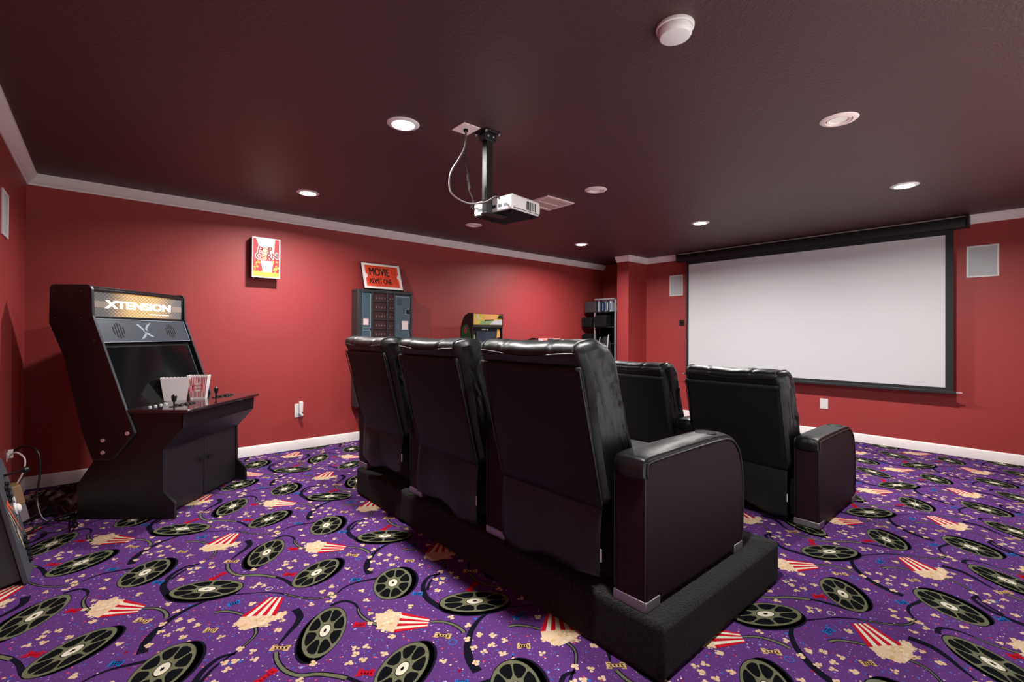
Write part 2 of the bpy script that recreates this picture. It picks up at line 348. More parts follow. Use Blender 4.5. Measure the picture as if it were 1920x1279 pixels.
def ticket(x, y, ln, ang, wd, mi):
    c, s = math.cos(R(ang)), math.sin(R(ang))
    def P(u, v): return (x+u*c-v*s, y+u*s+v*c)
    h, k = ln/2, wd/2; n_ = .006
    tile.append((7, mi, [P(-h, -k), P(-h*.5, -k), P(-h*.4, -k+n_), P(h*.4, -k+n_), P(h*.5, -k), P(h, -k), P(h, k), P(h*.5, k), P(h*.4, k-n_), P(-h*.4, k-n_), P(-h*.5, k), P(-h, k)]))
    di = 3 if mi != 5 else 9
    for v in (-k*.62, k*.5): tile.append((7.2, di, [P(-h*.82, v), P(h*.82, v), P(h*.82, v+.003), P(-h*.82, v+.003)]))
    for j in range(4):
        u = -h*.6+j*h*.38; tile.append((7.2, di, [P(u, -k*.32), P(u+.006, -k*.32), P(u+.006, k*.3), P(u, k*.3)]))
        tile.append((7.2, di, [P(u, -k*.32), P(u+h*.25, -k*.32), P(u+h*.25, -k*.1), P(u, -k*.1)]))
for a in ((.54, 1.999, .074, -41, .036, 7), (.455, 1.867, .085, 25, .034, 5), (.839, 1.939, .05, -41, .036, 5), (.739, 1.649, .06, -41, .036, 5), (1.068, 1.646, .07, -50, .034, 7),
          (1.146, 1.989, .048, -41, .034, 8), (.976, 2.305, .048, -37, .034, 8), (.465, 2.466, .05, -4, .034, 8), (1.278, 1.38, .052, -41, .034, 7)): ticket(*a)
for k in range(5):            # open rings and squares
    x, y = rnd.uniform(0, LT), rnd.uniform(0, LT); n_ = rnd.choice((4, 14)); r = rnd.uniform(.014, .02); a = rnd.random()*3
    for j in range(n_):
        tile.append((.2, rnd.choice((8, 5, 4)) if j == 0 else tile[-1][1], [(x+q*math.cos(a+t*6.283/n_), y+q*math.sin(a+t*6.283/n_)) for q, t in ((r, j), (r, j+1), (r*.8, j+1), (r*.8, j))]))
for k in range(130):          # confetti: small diamonds, dots and wedges
    x, y = rnd.uniform(0, LT), rnd.uniform(0, LT); r = rnd.uniform(.0035, .0085); a = rnd.random()*6; n_ = rnd.choice((3, 4, 4, 6)); mi = rnd.choice((8, 8, 10, 5, 5, 6, 10, 9))
    tile.append((.1, mi, [(x+r*math.cos(a+j*6.283/n_), y+r*(.7 if n_ == 4 else 1)*math.sin(a+j*6.283/n_)) for j in range(n_)]))
fl = MB(); fl.add([(X0-T, YR-T, -.006), (XA+T, YR-T, -.006), (XA+T, YL+T, -.006), (X0-T, YL+T, -.006)], [(0, 1, 2, 3)], 0)
for i in range(-3, 8):
    for j in range(-5, 6):
        for lay, mi, pts in tile:
            cx = sum(p[0] for p in pts)/len(pts)+i*LT; cy = sum(p[1] for p in pts)/len(pts)+j*LT
            if X0-.02 < cx < XA+.02 and YR-.02 < cy < YL+.02:
                z_ = -.0058+lay*.00009
                fl.add([(p[0]+i*LT, p[1]+j*LT, z_) for p in pts], [tuple(range(len(pts)))], mi)
def orient_up(mb):
    for k, f in enumerate(mb.f):
        a = 0
        for i in range(len(f)):
            p, q = mb.v[f[i]], mb.v[f[(i+1) % len(f)]]; a += p[0]*q[1]-q[0]*p[1]
        if a < 0: mb.f[k] = tuple(reversed(f))
orient_up(fl)
struct('floor', fl, CM, flat=True, fix=False)

# ------------------------------------------------------------------ recessed lamps
def recessed(x, y, lit, label):
    t = thing('recessed_light', label, 'ceiling light', (x, y, H), group='recessed ceiling lights')
    MB().lathe([(.064, -.001), (.067, -.009), (.088, -.006), (.095, -.0005)], 40, cap=False).build('trim_ring', M_trimp if not lit else M_white, t)
    MB().lathe([(.0, -.0055), (.066, -.0055)] if lit else [(.0, -.0015), (.06, -.0015)], 32, cap=False).build('lens', M_led if lit else M_lens, t, fix=False)
    if not lit: MB().lathe([(.045, -.0015), (.047, -.006), (.058, -.009), (.06, -.001)], 32, cap=False).build('inner_ring', M_trimp, t)
    if lit:
        L = bpy.data.lights.new('lamp', 'AREA'); L.shape = 'DISK'; L.size = .12; L.spread = R(162); L.energy = LAMP_W; L.color = LAMP_COL
        o = bpy.data.objects.new('lamp', L); COL.objects.link(o); o.parent = t; o.location = (0, 0, -.012)
for (x, y), lb in zip(LIT, ('lit recessed ceiling light nearest the projector mount', 'lit recessed ceiling light in front of the popcorn sign', 'lit recessed ceiling light nearest the alcove and pillar',
                            'lit recessed ceiling light in the middle of the row before the screen', 'lit recessed ceiling light at the right end of the row before the screen', 'lit recessed ceiling light above the camera, beside the smoke detector')):
    recessed(x, y, True, lb)
for (x, y), lb in zip(UNLIT, ('unlit recessed ceiling light, rightmost and largest of the three unlit', 'unlit recessed ceiling light just right of the ceiling vent', 'unlit recessed ceiling light behind and below the projector, nearest the left wall')):
    recessed(x, y, False, lb)

# smoke detector
t = thing('smoke_detector', 'round white smoke detector on the dark ceiling at top right of centre', 'smoke detector', (1.72, .985, H))
MB().lathe([(.0, 0), (.072, 0), (.074, -.004), (.073, -.013), (.066, -.015)], 40, cap=False).build('mounting_base', M_white, t)
MB().lathe([(.064, -.013), (.066, -.02), (.064, -.036), (.058, -.045), (.045, -.049), (0, -.05)], 40, cap=False).build('detector_head', M_white, t)
# vent
t = thing('ceiling_vent', 'square pinkish-white louvred air vent on the ceiling behind the projector', 'vent', (3.15, 3.10, H))
b = MB()
for a, c in (((-.18, -.17), (.18, -.13)), ((-.18, .13), (.18, .17)), ((-.18, -.13), (-.14, .13)), ((.14, -.13), (.18, .13)), ((-.14, -.008), (.14, .008))):
    b.box((a[0], a[1], -.012), (c[0], c[1], -.0005))
b.build('vent_frame', M_ventm, t, bevel=.002)
b = MB()
for k in range(11):
    M_ = Matrix.Translation((-.125+k*.025, 0, -.006)) @ Matrix.Rotation(R(55), 4, 'Y')
    b.box((-.006, -.13, -.0008), (.006, .13, .0008), M=M_)
b.split('louvre', M_ventm, t, flat=True)
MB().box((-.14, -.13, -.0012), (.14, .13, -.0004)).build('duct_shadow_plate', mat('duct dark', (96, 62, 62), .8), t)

# ------------------------------------------------------------------ projector
t = thing('ceiling_projector_mount', 'black ceiling plate and square pole holding the white projector', 'projector mount', (1.775, 2.27, H))
MB().box((-.055, -.055, -.012), (.055, .055, -.0005)).box((-.045, -.03, -.06), (.045, .03, -.012)).build('ceiling_plate', M_black, t, bevel=.003)
MB().box((-.023, -.023, -.497), (.023, .023, -.05)).build('pole', M_black, t, bevel=.002)
b = MB()
for x, y in ((-.05, -.05), (.05, -.05), (.05, .05), (-.05, .05)): b.cyl((x, y, -.022), (x, y, -.011), .007, 8)
b.cyl((-.02, -.031, -.035), (-.02, -.036, -.035), .006, 8).cyl((.02, -.031, -.035), (.02, -.036, -.035), .006, 8)
b.split('bolt', M_steel, t)
MB().box((-.03, -.03, -.505), (.14, .03, -.497)).build('lower_bracket', M_black, t, bevel=.002)
pr = thing('projector', 'white and black digital projector hanging from the ceiling pole', 'projector', (1.944, 2.279, 1.990), R(8))
pr.scale = (1.035,)*3
b = MB(); b.prism([(-.135, .0), (.12, 0), (.135, .012), (.138, .05), (.13, .085), (.12, .09), (-.12, .09), (-.135, .08)], 'y', -.155, .155)
b.build('shell', M_proj, pr, bevel=.012, seg=3)
MB().box((-.128, -.148, -.004), (.128, .148, .006)).build('underside', M_blackm, pr, bevel=.003)
b = MB()
for k in range(6): b.box((.0+.016*k, -.1565, .018+.0*k), (.009+.016*k, -.1545, .07))
b.box((-.12, -.157, .0095), (.13, -.1545, .0125))
b.build('side_vents', M_bar, pr)
b = MB()
for k, (y0, y1) in enumerate(((-.12, -.09), (-.08, -.05), (-.03, .0), (.03, .06), (.08, .12))): b.box((-.1362, y0, .022), (-.1345, y1, .04), 0)
b.split('rear_port', M_grey, pr)
MB().cyl((.13, .06, .045), (.158, .06, .045), .035, 28).cyl((.158, .06, .045), (.16, .06, .045), .028, 28, 1).build('lens', [M_black, M_glass], pr)
b = MB()
for x, y in ((-.1, -.12), (.1, -.12), (0, .12)): b.cyl((x, y, -.014), (x, y, -.003), .012, 12)
b.split('foot', M_blackm, pr)
t = thing('ceiling_cable_plate', 'square white wall plate on the ceiling with cables dropping to the projector', 'cable plate', (1.64, 2.31, H))
MB().box((-.06, -.066, -.007), (.06, .066, -.0005)).build('plate', M_trimp, t, bevel=.003)
MB().cyl((0, 0, -.02), (0, 0, -.006), .014, 14).build('cable_opening', M_blackm, t)
b = MB().tube(smooth_path([(1.64, 2.31, 2.46), (1.635, 2.31, 2.37), (1.61, 2.33, 2.30), (1.57, 2.37, 2.20), (1.58, 2.37, 2.09), (1.65, 2.31, 2.03), (1.72, 2.23, 2.03), (1.76, 2.17, 2.06), (1.785, 2.16, 2.05)]), .006, 8)
tag(b.build('video_cable', mat('glossy grey cable', (92, 86, 88), .25)), 'thick grey cable looping from the ceiling plate to the projector', 'cable')
b = MB().tube(smooth_path([(1.645, 2.315, 2.46), (1.64, 2.315, 2.3), (1.66, 2.31, 2.20), (1.665, 2.31, 2.12), (1.69, 2.3, 2.05), (1.70, 2.33, 2.01), (1.76, 2.34, 2.02)]), .0045, 8).cyl((1.66, 2.31, 2.205), (1.664, 2.31, 2.165), .011, 10).cyl((1.664, 2.31, 2.16), (1.67, 2.309, 2.125), .009, 10)
tag(b.build('power_cable', mat('glossy dark cable', (46, 42, 44), .25)), 'thin dark cable with an inline connector hanging beside the projector pole', 'cable')

# ------------------------------------------------------------------ projection screen
XS = 6.575
t = thing('projection_screen', 'large pull-down white projection screen with black border and black case on the front wall', 'projection screen', (XS, 2.12, .66))
def toT(mb): return mb.xf(Matrix.Translation((-XS, -2.12, -.66)))
b = MB(); b.prism([(-.045, 2.345), (-.052, 2.36), (-.052, 2.42), (-.045, 2.448), (.06, 2.46), (.06, 2.345)], 'y', .545, 3.693, M=Matrix.Translation((XS, 0, 0)))
toT(b).build('screen_case', M_case, t, bevel=.006)
b = MB().box((XS-.057, .52, 2.34), (XS+.062, .545, 2.465)).box((XS-.057, 3.693, 2.34), (XS+.062, 3.71, 2.465)); toT(b).split('case_end_cap', M_black, t, bevel=.004)
toT(MB().box((XS-.001, .64, .66), (XS+.001, 3.565, 2.35))).build('black_border', M_border, t)
toT(MB().box((XS-.0022, .703, .713), (XS-.0012, 3.525, 2.293))).build('screen_fabric', M_screen, t)
toT(MB().box((XS-.012, .62, .652), (XS+.012, 3.585, .682))).build('weight_bar', M_bar, t, bevel=.004)
b = MB().cyl((XS, .575, .667), (XS, .62, .667), .006, 10).cyl((XS, 3.585, .667), (XS, 3.62, .667), .006, 10); toT(b).split('bar_end', M_steel, t)
# brackets tie the case to the wall
b = MB().box((XS+.055, .9, 2.37), (XF-.001, .95, 2.44)).box((XS+.055, 3.3, 2.37), (XF-.001, 3.35, 2.44)); toT(b).split('wall_bracket', M_black, t)

# in-wall speakers
def wall_speaker(loc, rz, wd, ht, label):
    t = thing('wall_speaker', label, 'speaker', loc, rz, 'white framed in-wall speakers')
    b = MB(); h, k = wd/2, ht/2
    for a, c in (((-h, -k), (h, -k+.016)), ((-h, k-.016), (h, k)), ((-h, -k+.016), (-h+.016, k-.016)), ((h-.016, -k+.016), (h, k-.016))):
        b.box((a[0], -.010, a[1]), (c[0], -.0005, c[1]))
    b.build('frame', M_white, t, bevel=.002)
    MB().box((-h+.016, -.006, -k+.016), (h-.016, -.0008, k-.016)).build('grille', M_grille, t)
wall_speaker((XF, 3.797, 2.01), R(-90), .225, .322, 'small rectangular white wall speaker left of the projection screen, beside the pillar')
wall_speaker((XF, .438, 2.007), R(-90), .235, .322, 'white wall speaker right of the projection screen')
wall_speaker((X0, 4.19, 1.955), R(90), .225, .275, 'white wall speaker on the back wall at the left edge of the photo')

t = thing('volume_knob', 'small black square control on the red wall left of the screen', 'wall control', (XF, 3.70, 1.43), R(-90))
MB().box((-.04, -.012, -.045), (.04, -.0005, .045)).build('plate', M_black, t, bevel=.004)
MB().cyl((0, -.012, 0), (0, -.028, 0), .014, 18).build('knob', M_blackm, t)
t = thing('wall_plate', 'blank white wall plate low on the front wall under the screen', 'wall plate', (XF, 1.817, .406), R(-90))
MB().box((-.042, -.007, -.062), (.042, -.0005, .062)).build('cover', M_white, t, bevel=.003)
MB().cyl((0, -.0075, .048), (0, -.009, .048), .004, 8).cyl((0, -.0075, -.048), (0, -.009, -.048), .004, 8).split('screw', M_steel, t)
t = thing('power_outlet', 'white electrical outlet with a white plug-in adapter on the long red wall', 'outlet', (1.585, YL, .413))
MB().box((-.04, -.007, -.072), (.04, -.0005, .072)).build('cover_plate', M_white, t, bevel=.003)
MB().box((-.02, -.0085, .015), (.02, -.007, .05)).box((-.02, -.0085, -.05), (.02, -.007, -.015)).split('socket', M_paper, t)
MB().box((-.004, -.045, -.02), (.036, -.0085, .095)).build('night_light', M_white, t, bevel=.006)
MB().cyl((.0, -.03, -.02), (.028, -.05, -.055), .015, 12).build('plug', M_grille, t)

# ------------------------------------------------------------------ seating riser
t = tag(MB().box((1.50, .900, -.005), (2.60, 3.555, .2)).build('seating_riser', M_riser, bevel=.022, seg=4), 'low black carpeted platform under the rear row of recliners', 'platform')

# ------------------------------------------------------------------ recliners
def loft_cushion(profile, hw, r, fn=None, ny=44, capfn=None, keep=None):
    """closed (x,z) profile swept along y with rounded ends; fn(x,y,z,t,i)->(x,y,z)"""
    n = len(profile); P = [Vector(p) for p in profile]
    area = sum(P[i].x*P[(i+1) % n].y-P[(i+1) % n].x*P[i].y for i in range(n)); sg = 1 if area > 0 else -1
    N = []
    for i in range(n):
        d = (P[(i+1) % n]-P[i-1]).normalized(); N.append(Vector((d.y, -d.x))*sg)
    mb = MB(); ys = []
    for k in range(ny+1):
        u = -1+2*k/ny; ys.append(u)
    rows = []
    for u in ys:
        # denser near the ends
        y = math.sin(u*math.pi/2)*.35*hw+u*.65*hw
        e = max(0, (abs(y)-(hw-r))/r); ins = r*(1-math.sqrt(max(0, 1-e*e)))
        row = []
        for i in range(n):
            q = P[i]-N[i]*ins; x, yy, z_ = q.x, y, q.y
            if fn: x, yy, z_ = fn(x, yy, z_, i, N[i])
            row.append((x, yy, z_))
        rows.append(row)
    if keep is not None: keep.extend(rows)
    vs = [p for row in rows for p in row]; fs = []
    for k in range(ny):
        for i in range(n): fs.append((k*n+i, k*n+(i+1) % n, (k+1)*n+(i+1) % n, (k+1)*n+i))
    mb.add(vs, fs)
    for k in (0, ny):
        row = rows[k]; c = Vector((0, 0, 0))
        for p in row: c += Vector(p)
        c /= n; base = len(mb.v); rings = [row]
        SS = (.95, .9, .84, .78, .71, .64, .56, .46, .34, .18) if capfn else (.8, .55, .28)
        for s in SS: rings.append([capfn(c.lerp(Vector(p), s), s, c, -1 if k == 0 else 1) if capfn else tuple(c.lerp(Vector(p), s)) for p in row])
        nr = len(SS); vs = [p for rr in rings for p in rr]+[tuple(c)]
        fs = [(q*n+i, q*n+(i+1) % n, (q+1)*n+(i+1) % n, (q+1)*n+i) for q in range(nr) for i in range(n)]+[(nr*n+i, nr*n+(i+1) % n, (nr+1)*n) for i in range(n)]
        mb.add(vs, fs)
    return mb
def resample(pts, step):
    p = smooth_path([(x, z_, 0) for x, z_ in pts]+[(pts[0][0], pts[0][1], 0)], 12); out = []; acc = 0; last = p[0]; out.append((last.x, last.y))
    for q in p[1:]:
        acc += (q-last).length; last = q
        if acc >= step: out.append((q.x, q.y)); acc = 0
    if (Vector(out[-1])-Vector(out[0])).length < step*.6: out.pop()
    return out
BACK = [(-.030, .36), (-.065, .50), (-.098, .63), (-.130, .77), (-.158, .88), (-.178, .925), (-.192, .962), (-.182, .995), (-.143, 1.013), (-.09, 1.016), (-.035, 1.002), (.010, .965), (.038, .90), (.065, .80),
        (.105, .70), (.15, .60), (.195, .50), (.215, .42), (.19, .36), (.12, .34), (.03, .345)]
ARMP = [(0, .0), (0, .25), (-.004, .50), (.003, .548), (.03, .563), (.2, .566), (.45, .566), (.62, .563), (.70, .553), (.755, .525), (.80, .475), (.83, .40), (.848, .30), (.85, .20), (.838, .08), (.82, .0)]
def make_arm(name, parent, y, seed, cup=True):
    """armrest centred on y, 0.145 wide"""
    a = MB(); hw = .0725
    body = [(x, max(z_, .045)) for x, z_ in ARMP]
    body[0] = (0, .012); body[-1] = (.82, .012)
    a.prism(body, 'y', y-hw, y+hw)
    arm = a.build(name, M_side, parent, bevel=.014, seg=4)
    # padded top strip, slightly proud of the side panels
    top = []
    xs = [(-.003, .500), (-.006, .515), (-.002, .553), (.028, .571), (.2, .575), (.45, .576), (.62, .573), (.705, .562), (.765, .532), (.812, .482), (.838, .405), (.855, .30), (.856, .20), (.846, .08), (.835, .045)]
    p = MB(); n1 = 14
    outer = smooth_path([(x, z_, 0) for x, z_ in xs], 6)
    rows = []
    for k in range(n1+1):
        u = -1+2*k/n1; row = []
        for i, q in enumerate(outer):
            d = (outer[min(i+1, len(outer)-1)]-outer[max(i-1, 0)]).normalized(); nx, nz = -d.y, d.x
            cr = .012*(1-abs(u)**2.6)+.004*noise.noise(Vector((q.x*9+seed, q.y*9, u*2)))*(1-abs(u)**2)
            off = cr-.013*max(0, (abs(u)-.84)/.16)**2
            row.append((q.x+nx*off, y+u*(hw+.001), q.y+nz*off))
        rows.append(row)
    n = len(outer); p.add([v for r_ in rows for v in r_], [(k*n+i, k*n+i+1, (k+1)*n+i+1, (k+1)*n+i) for k in range(n1) for i in range(n-1)])
    pad = p.build('arm_pad', M_leather, arm)
    so = pad.modifiers.new('thick', 'SOLIDIFY'); so.thickness = .008; so.offset = -1
    s = MB()
    for sy in (-1, 1):
        sm = []
        for i, q in enumerate(outer):
            d = (outer[min(i+1, len(outer)-1)]-outer[max(i-1, 0)]).normalized(); sm.append((q.x+d.y*.012, y+sy*(hw+.001), q.y-d.x*.012))
        s.tube(sm, .0028, 6)
        s.tube([(-.001, y+sy*(hw-.004), .05), (-.004, y+sy*(hw-.003), .50)], .003, 6)
    s.build('seam', M_seam, arm)
    if cup:
        c = thing_child('cup_holder', arm)
        MB().lathe([(.040, .0), (.042, .0035), (.046, .004), (.049, .0)], 32, Matrix.Translation((.60, y, .5835)), cap=False).build('rim', M_blackm, c)
        MB().lathe([(.0, .0015), (.040, .0015)], 32, Matrix.Translation((.60, y, .5845)), cap=False).build('cup_shade_disc', M_dark, c, fix=False)  # flat black disc painted as the shade inside the cup hollow
    f = MB()
    for x0, x1 in ((-.003, .095), (.745, .832)):
        f.box((x0, y-hw-.003, .0), (x1, y+hw+.003, .040))
    f.split('metal_foot', M_chrome, arm, bevel=.003)
    return arm
def thing_child(name, parent):
    o = bpy.data.objects.new(name, None); COL.objects.link(o); o.parent = parent; o.empty_display_size = .05; return o
def recliner(label, group, loc, hw_in, seed, near_arm=True, far_arm=False, flap=(.36, .06), wrinkle=1.0, pitch=.815):
    t = thing('recliner', label, 'recliner', loc, 0, group)
    prof = resample(BACK, .022)
    bw = hw_in-.018
    def fb(x, y, z_, i, N):
        v = min(1, max(0, (z_-.80)/.18))
        # channels on the padded roll and front
        front = N.x > -.2
        g = 0
        if front or z_ > .95:
            for c in (-.15, .15): g += .006*math.exp(-((y-c)/.009)**2)
            g -= .008*math.cos(y/bw*1.5)
        e = Vector((x*5+seed, y*5, z_*5)); w_ = noise.noise(e)*.006
        w2 = noise.noise(Vector((y*16+x*10+seed, z_*5+x*5, 4)))*.0035
        xr = -.03-(z_-.36)*.262 if z_ < .95 else -.19
        wd = min(1, max(0, (x-xr-.012)/.06)); wd = wd*wd*(3-2*wd)
        edge = min(1, max(0, (abs(y)/bw-.70)/.3))
        ang = math.atan2(z_-.86, x+.13); rad = math.hypot(x+.13, z_-.86)
        up_ = max(0, min(1, (z_-.42)/.25))
        fold = (abs(noise.noise(Vector((ang*6.5+seed, rad*3, seed))))-.25)*.022*edge*edge*up_*wd
        k = (w_+w2 if (front or z_ > .95) else w_*.2)*wrinkle-g+fold
        sag = -.012*math.exp(-(y/(bw*.55))**2)*max(0, min(1, (z_-.95)/.05))
        return x+N.x*k, y*(1+.075*wd*min(1, z_/.8)), z_+N.y*k+sag
    def capf(p, s, c, sg):
        ang = math.atan2(p.z-.80, p.x+.12); m_ = max(0, min(1, (1-s)/.08))*max(0, min(1, (s-.42)/.2))*max(0, min(1, (p.z-.5)/.2))
        if p.z < .97: m_ *= max(0, min(1, (p.x-(-.03-(p.z-.36)*.262+.035))/.05))
        d = (abs(noise.noise(Vector((ang*5.5+seed*2, s*1.6, seed))))-.14)*.026*m_
        flat = (1-m_)*.010*max(0, min(1, (1-s)/.1))
        return (p.x, p.y+sg*(d-flat*.6), p.z)
    rows = []
    back = loft_cushion(prof, bw, .034, fb, 64, capf, rows).build('backrest', M_leather, t, sharp=80)
    pipes = MB()
    for ri in (4, 60):
        row = rows[ri]; c_ = sum((Vector(p) for p in row), Vector((0, 0, 0)))/len(row); sel = [Vector(p) for p in row]
        pts = [p+(p-c_).normalized()*.002 for p in sel if p.z > .50 and not (p.x < -.03-(p.z-.36)*.262+.03 and p.z < .95)]
        # order by angle round the upper wing
        pts.sort(key=lambda p: math.atan2(p.z-.7, p.x+.06))
        pts = [p for p in pts]
        if len(pts) > 4: pipes.tube(pts, .0028, 6)
    sm = []
    for row in rows[3:62]:
        u = abs(row[0][1])/bw; zt = .968-.020*math.exp(-(row[0][1]/(bw*.6))**2)+.0
        best = None
        for a_, b_ in zip(row, row[1:]+row[:1]):
            if (a_[2]-zt)*(b_[2]-zt) <= 0 and a_[0] < -.12 and abs(b_[2]-a_[2]) > 1e-6:
                q = Vector(a_).lerp(Vector(b_), (zt-a_[2])/(b_[2]-a_[2]))
                if best is None or q.x < best.x: best = q
        if best: sm.append(best+Vector((-.0025, 0, 0)))
    sm = [(sm[max(0, i-2)]+sm[max(0, i-1)]+sm[i]+sm[min(len(sm)-1, i+1)]+sm[min(len(sm)-1, i+2)])/5 for i in range(len(sm))]
    pipes.tube(sm, .0032, 6)
    pipes.build('piping', M_seam, back)
    # rear vinyl panel following the lean
    rp = MB(); NY, NZ = 20, 22; vs = []
    for k in range(NZ+1):
        z_ = .345+(.915-.345)*k/NZ
        # x of rear profile at that height
        x = None
        pts = BACK[:6]
        for a_, b_ in zip(pts, pts[1:]):
            if a_[1] <= z_ <= b_[1]: x = a_[0]+(b_[0]-a_[0])*(z_-a_[1])/(b_[1]-a_[1])
        if x is None: x = pts[0][0] if z_ < .4 else pts[-1][0]
        for j in range(NY+1):
            y = (-1+2*j/NY)*(bw-.004)*(1+.008*max(0, (z_-.8)/.18)); c = .010*(1-(y/bw)**4)*math.sin(math.pi*min(1, max(0, k/NZ)))**.5
            vs.append((x-.004-c+.0025*noise.noise(Vector((seed, y*5, z_*5))), y, z_))
    rp.add(vs, [(k*(NY+1)+j, k*(NY+1)+j+1, (k+1)*(NY+1)+j+1, (k+1)*(NY+1)+j) for k in range(NZ) for j in range(NY)])
    ro = rp.build('rear_panel', M_leather2, back); so = ro.modifiers.new('thick', 'SOLIDIFY'); so.thickness = .01; so.offset = 0
    s = MB()
    for sy in (-1, 1):
        s.tube([(-.030-(z_-.36)*.262-.010, sy*(bw-.003), z_) for z_ in (.905, .8, .7, .6, .5, .37)], .003, 6)
    s.split('rear_seam', M_seam, back)
    # seat, footrest, base
    def fs(x, y, z_, i, N):
        k = .005*noise.noise(Vector((x*6+seed, y*6, 3)))+(.012*(1-(y/hw_in)**2) if N.y > .5 else 0)
        return x+N.x*k, y, z_+N.y*k
    sp = resample([(.10, .27), (.10, .40), (.16, .43), (.40, .435), (.66, .44), (.74, .43), (.775, .39), (.77, .32), (.74, .27), (.4, .26)], .03)
    loft_cushion(sp, hw_in-.004, .03, fs, 24).build('seat', M_leather, t, sharp=80)
    fp = resample([(.73, .05), (.72, .15), (.725, .25), (.75, .29), (.785, .30), (.80, .27), (.805, .15), (.79, .06), (.76, .04)], .025)
    loft_cushion(fp, hw_in-.01, .02, None, 16).build('footrest', M_leather, t, sharp=80)
    MB().box((.06, -hw_in+.005, .035), (.72, hw_in-.005, .27)).build('base_frame', M_blackm, t, bevel=.004)
    # loose flap that hides the mechanism
    f = MB(); vs = []; z1, z0 = flap; nz, ny = 14, 26
    for k in range(nz+1):
        for j in range(ny+1):
            u = j/ny; y = (-1+2*u)*(hw_in-.025)
            zb = z0+.022*math.sin(u*5+seed)+.012*math.sin(u*11+seed*2); z_ = z1+(zb-z1)*k/nz
            x = -.034-.014*math.sin(k/nz*2.4)-.008*math.sin(u*9+seed)*k/nz+.010*noise.noise(Vector((u*5+seed, k/nz*2, 1)))*k/nz
            vs.append((x, y, z_))
    f.add(vs, [(k*(ny+1)+j, k*(ny+1)+j+1, (k+1)*(ny+1)+j+1, (k+1)*(ny+1)+j) for k in range(nz) for j in range(ny)])
    fo = f.build('rear_flap', M_flap, t, sharp=80); so = fo.modifiers.new('thick', 'SOLIDIFY'); so.thickness = .004
    MB().box((-.05, -hw_in+.018, flap[1]+.09), (-.046, -hw_in+.024, flap[1]+.14)).build('care_tag', M_grille, fo)
    if near_arm: make_arm('armrest', t, -pitch/2, seed)
    if far_arm: make_arm('armrest', t, pitch/2, seed+3)
    return t
GR = 'black leather recliners in two rows'
recliner('black leather recliner nearest the camera, at the right end of the raised rear row', GR, (1.532, 1.4665, .2), .328, 1.0, flap=(.375, .055))
recliner('middle black leather recliner of the raised rear row', GR, (1.532, 2.2815, .2), .328, 4.3, flap=(.375, .05))
recliner('leftmost black leather recliner of the raised rear row, in front of the vending machine', GR, (1.532, 3.0965, .2), .328, 7.7, far_arm=True, flap=(.375, .11))
recliner('black leather recliner in the front row, directly before the projection screen at right', GR, (3.46, 1.4585, 0), .345, 11.2, flap=(.405, .055), pitch=.845)
recliner('black leather front row recliner on the left, half hidden behind the rear row', GR, (3.46, 2.3035, 0), .345, 15.1, far_arm=True, flap=(.405, .06), pitch=.845)

# ------------------------------------------------------------------ big arcade cabinet
AR = thing('arcade_cabinet', 'large black upright arcade cabinet with lit XTENSION marquee at the left wall', 'arcade machine', (.373, 3.821, 0), R(-41))
W = .852
UP = [(-.80, 1.552), (-.818, 1.546), (-.829, 1.53), (-.831, 1.30), (-.732, 1.078), (-.603, .569), (-.533, .393), (-.402, .398), (-.259, .57), (-.315, .715), (-.545, 1.347), (-.553, 1.522), (-.560, 1.541), (-.578, 1.552)]
LO = [(-.65, 0), (-.652, .225), (-.551, .372), (-.45, .70), (.055, .706), (.049, .60), (-.081, .456), (-.078, .18), (-.002, .104), (0, 0)]
for nm, pf, y0, y1, pr_ in (('upper_side_panel', UP, -.02, -.002, 0), ('upper_side_panel', UP, W+.002, W+.02, 0), ('lower_side_panel', LO, 0, .018, 0), ('lower_side_panel', LO, W-.018, W, 0)):
    sd = MB().prism(pf, 'y', y0, y1).build(nm, M_cab, AR, bevel=.002)
    b = MB()
    if pf is UP: seq = UP[5:]+UP[:2]
    else: seq = LO[4:]
    for a_, c_ in zip(seq, seq[1:]):
        a_, c_ = Vector(a_), Vector(c_); d = (c_-a_).normalized(); nn = Vector((d.y, -d.x))
        b.prism([tuple(a_), tuple(c_), tuple(c_+nn*.0025), tuple(a_+nn*.0025)], 'y', y0, y1)
    b.build('edge_moulding', M_tmold, sd, flat=True)
    if pf is UP:
        s = -1 if y0 < 0 else 1; ye = y0 if s < 0 else y1
        b = MB()
        for x, z_ in ((-.465, .522), (-.464, .442), (-.304, .569)): b.cyl((x, ye, z_), (x, ye+s*.006, z_), .012, 14)
        b.split('bolt', M_screw, sd)
        b = MB()
        for x, z_ in ((-.80, 1.51), (-.62, 1.51), (-.79, 1.33), (-.62, 1.33), (-.53, 1.18)): b.cyl((x, ye, z_), (x, ye+s*.002, z_), .006, 10)
        b.split('screw', M_tmold, sd)
MB().box((-.80, .0, 1.515), (-.57, W, 1.548)).build('roof_panel', M_cab, AR, bevel=.002)
MB().prism([(-.825, 1.52), (-.81, 1.52), (-.81, 1.30), (-.712, 1.075), (-.585, .57), (-.6, .57), (-.728, 1.075), (-.825, 1.30)], 'y', .0, W).build('rear_panel', M_cab, AR)
MB().prism([(-.645, .01), (-.645, .22), (-.545, .368), (-.46, .60), (-.44, .60), (-.53, .365), (-.63, .215), (-.63, .01)], 'y', .018, W-.018).build('lower_rear_panel', M_cab, AR)
# marquee: lit translucent sign
mq = bpy.data.materials.new('lit marquee'); mq.use_nodes = True; n = mq.node_tree.nodes; l = mq.node_tree.links; pb = n['Principled BSDF']
tc = n.new('ShaderNodeTexCoord'); sp_ = n.new('ShaderNodeSeparateXYZ'); l.new(tc.outputs['Object'], sp_.inputs[0])
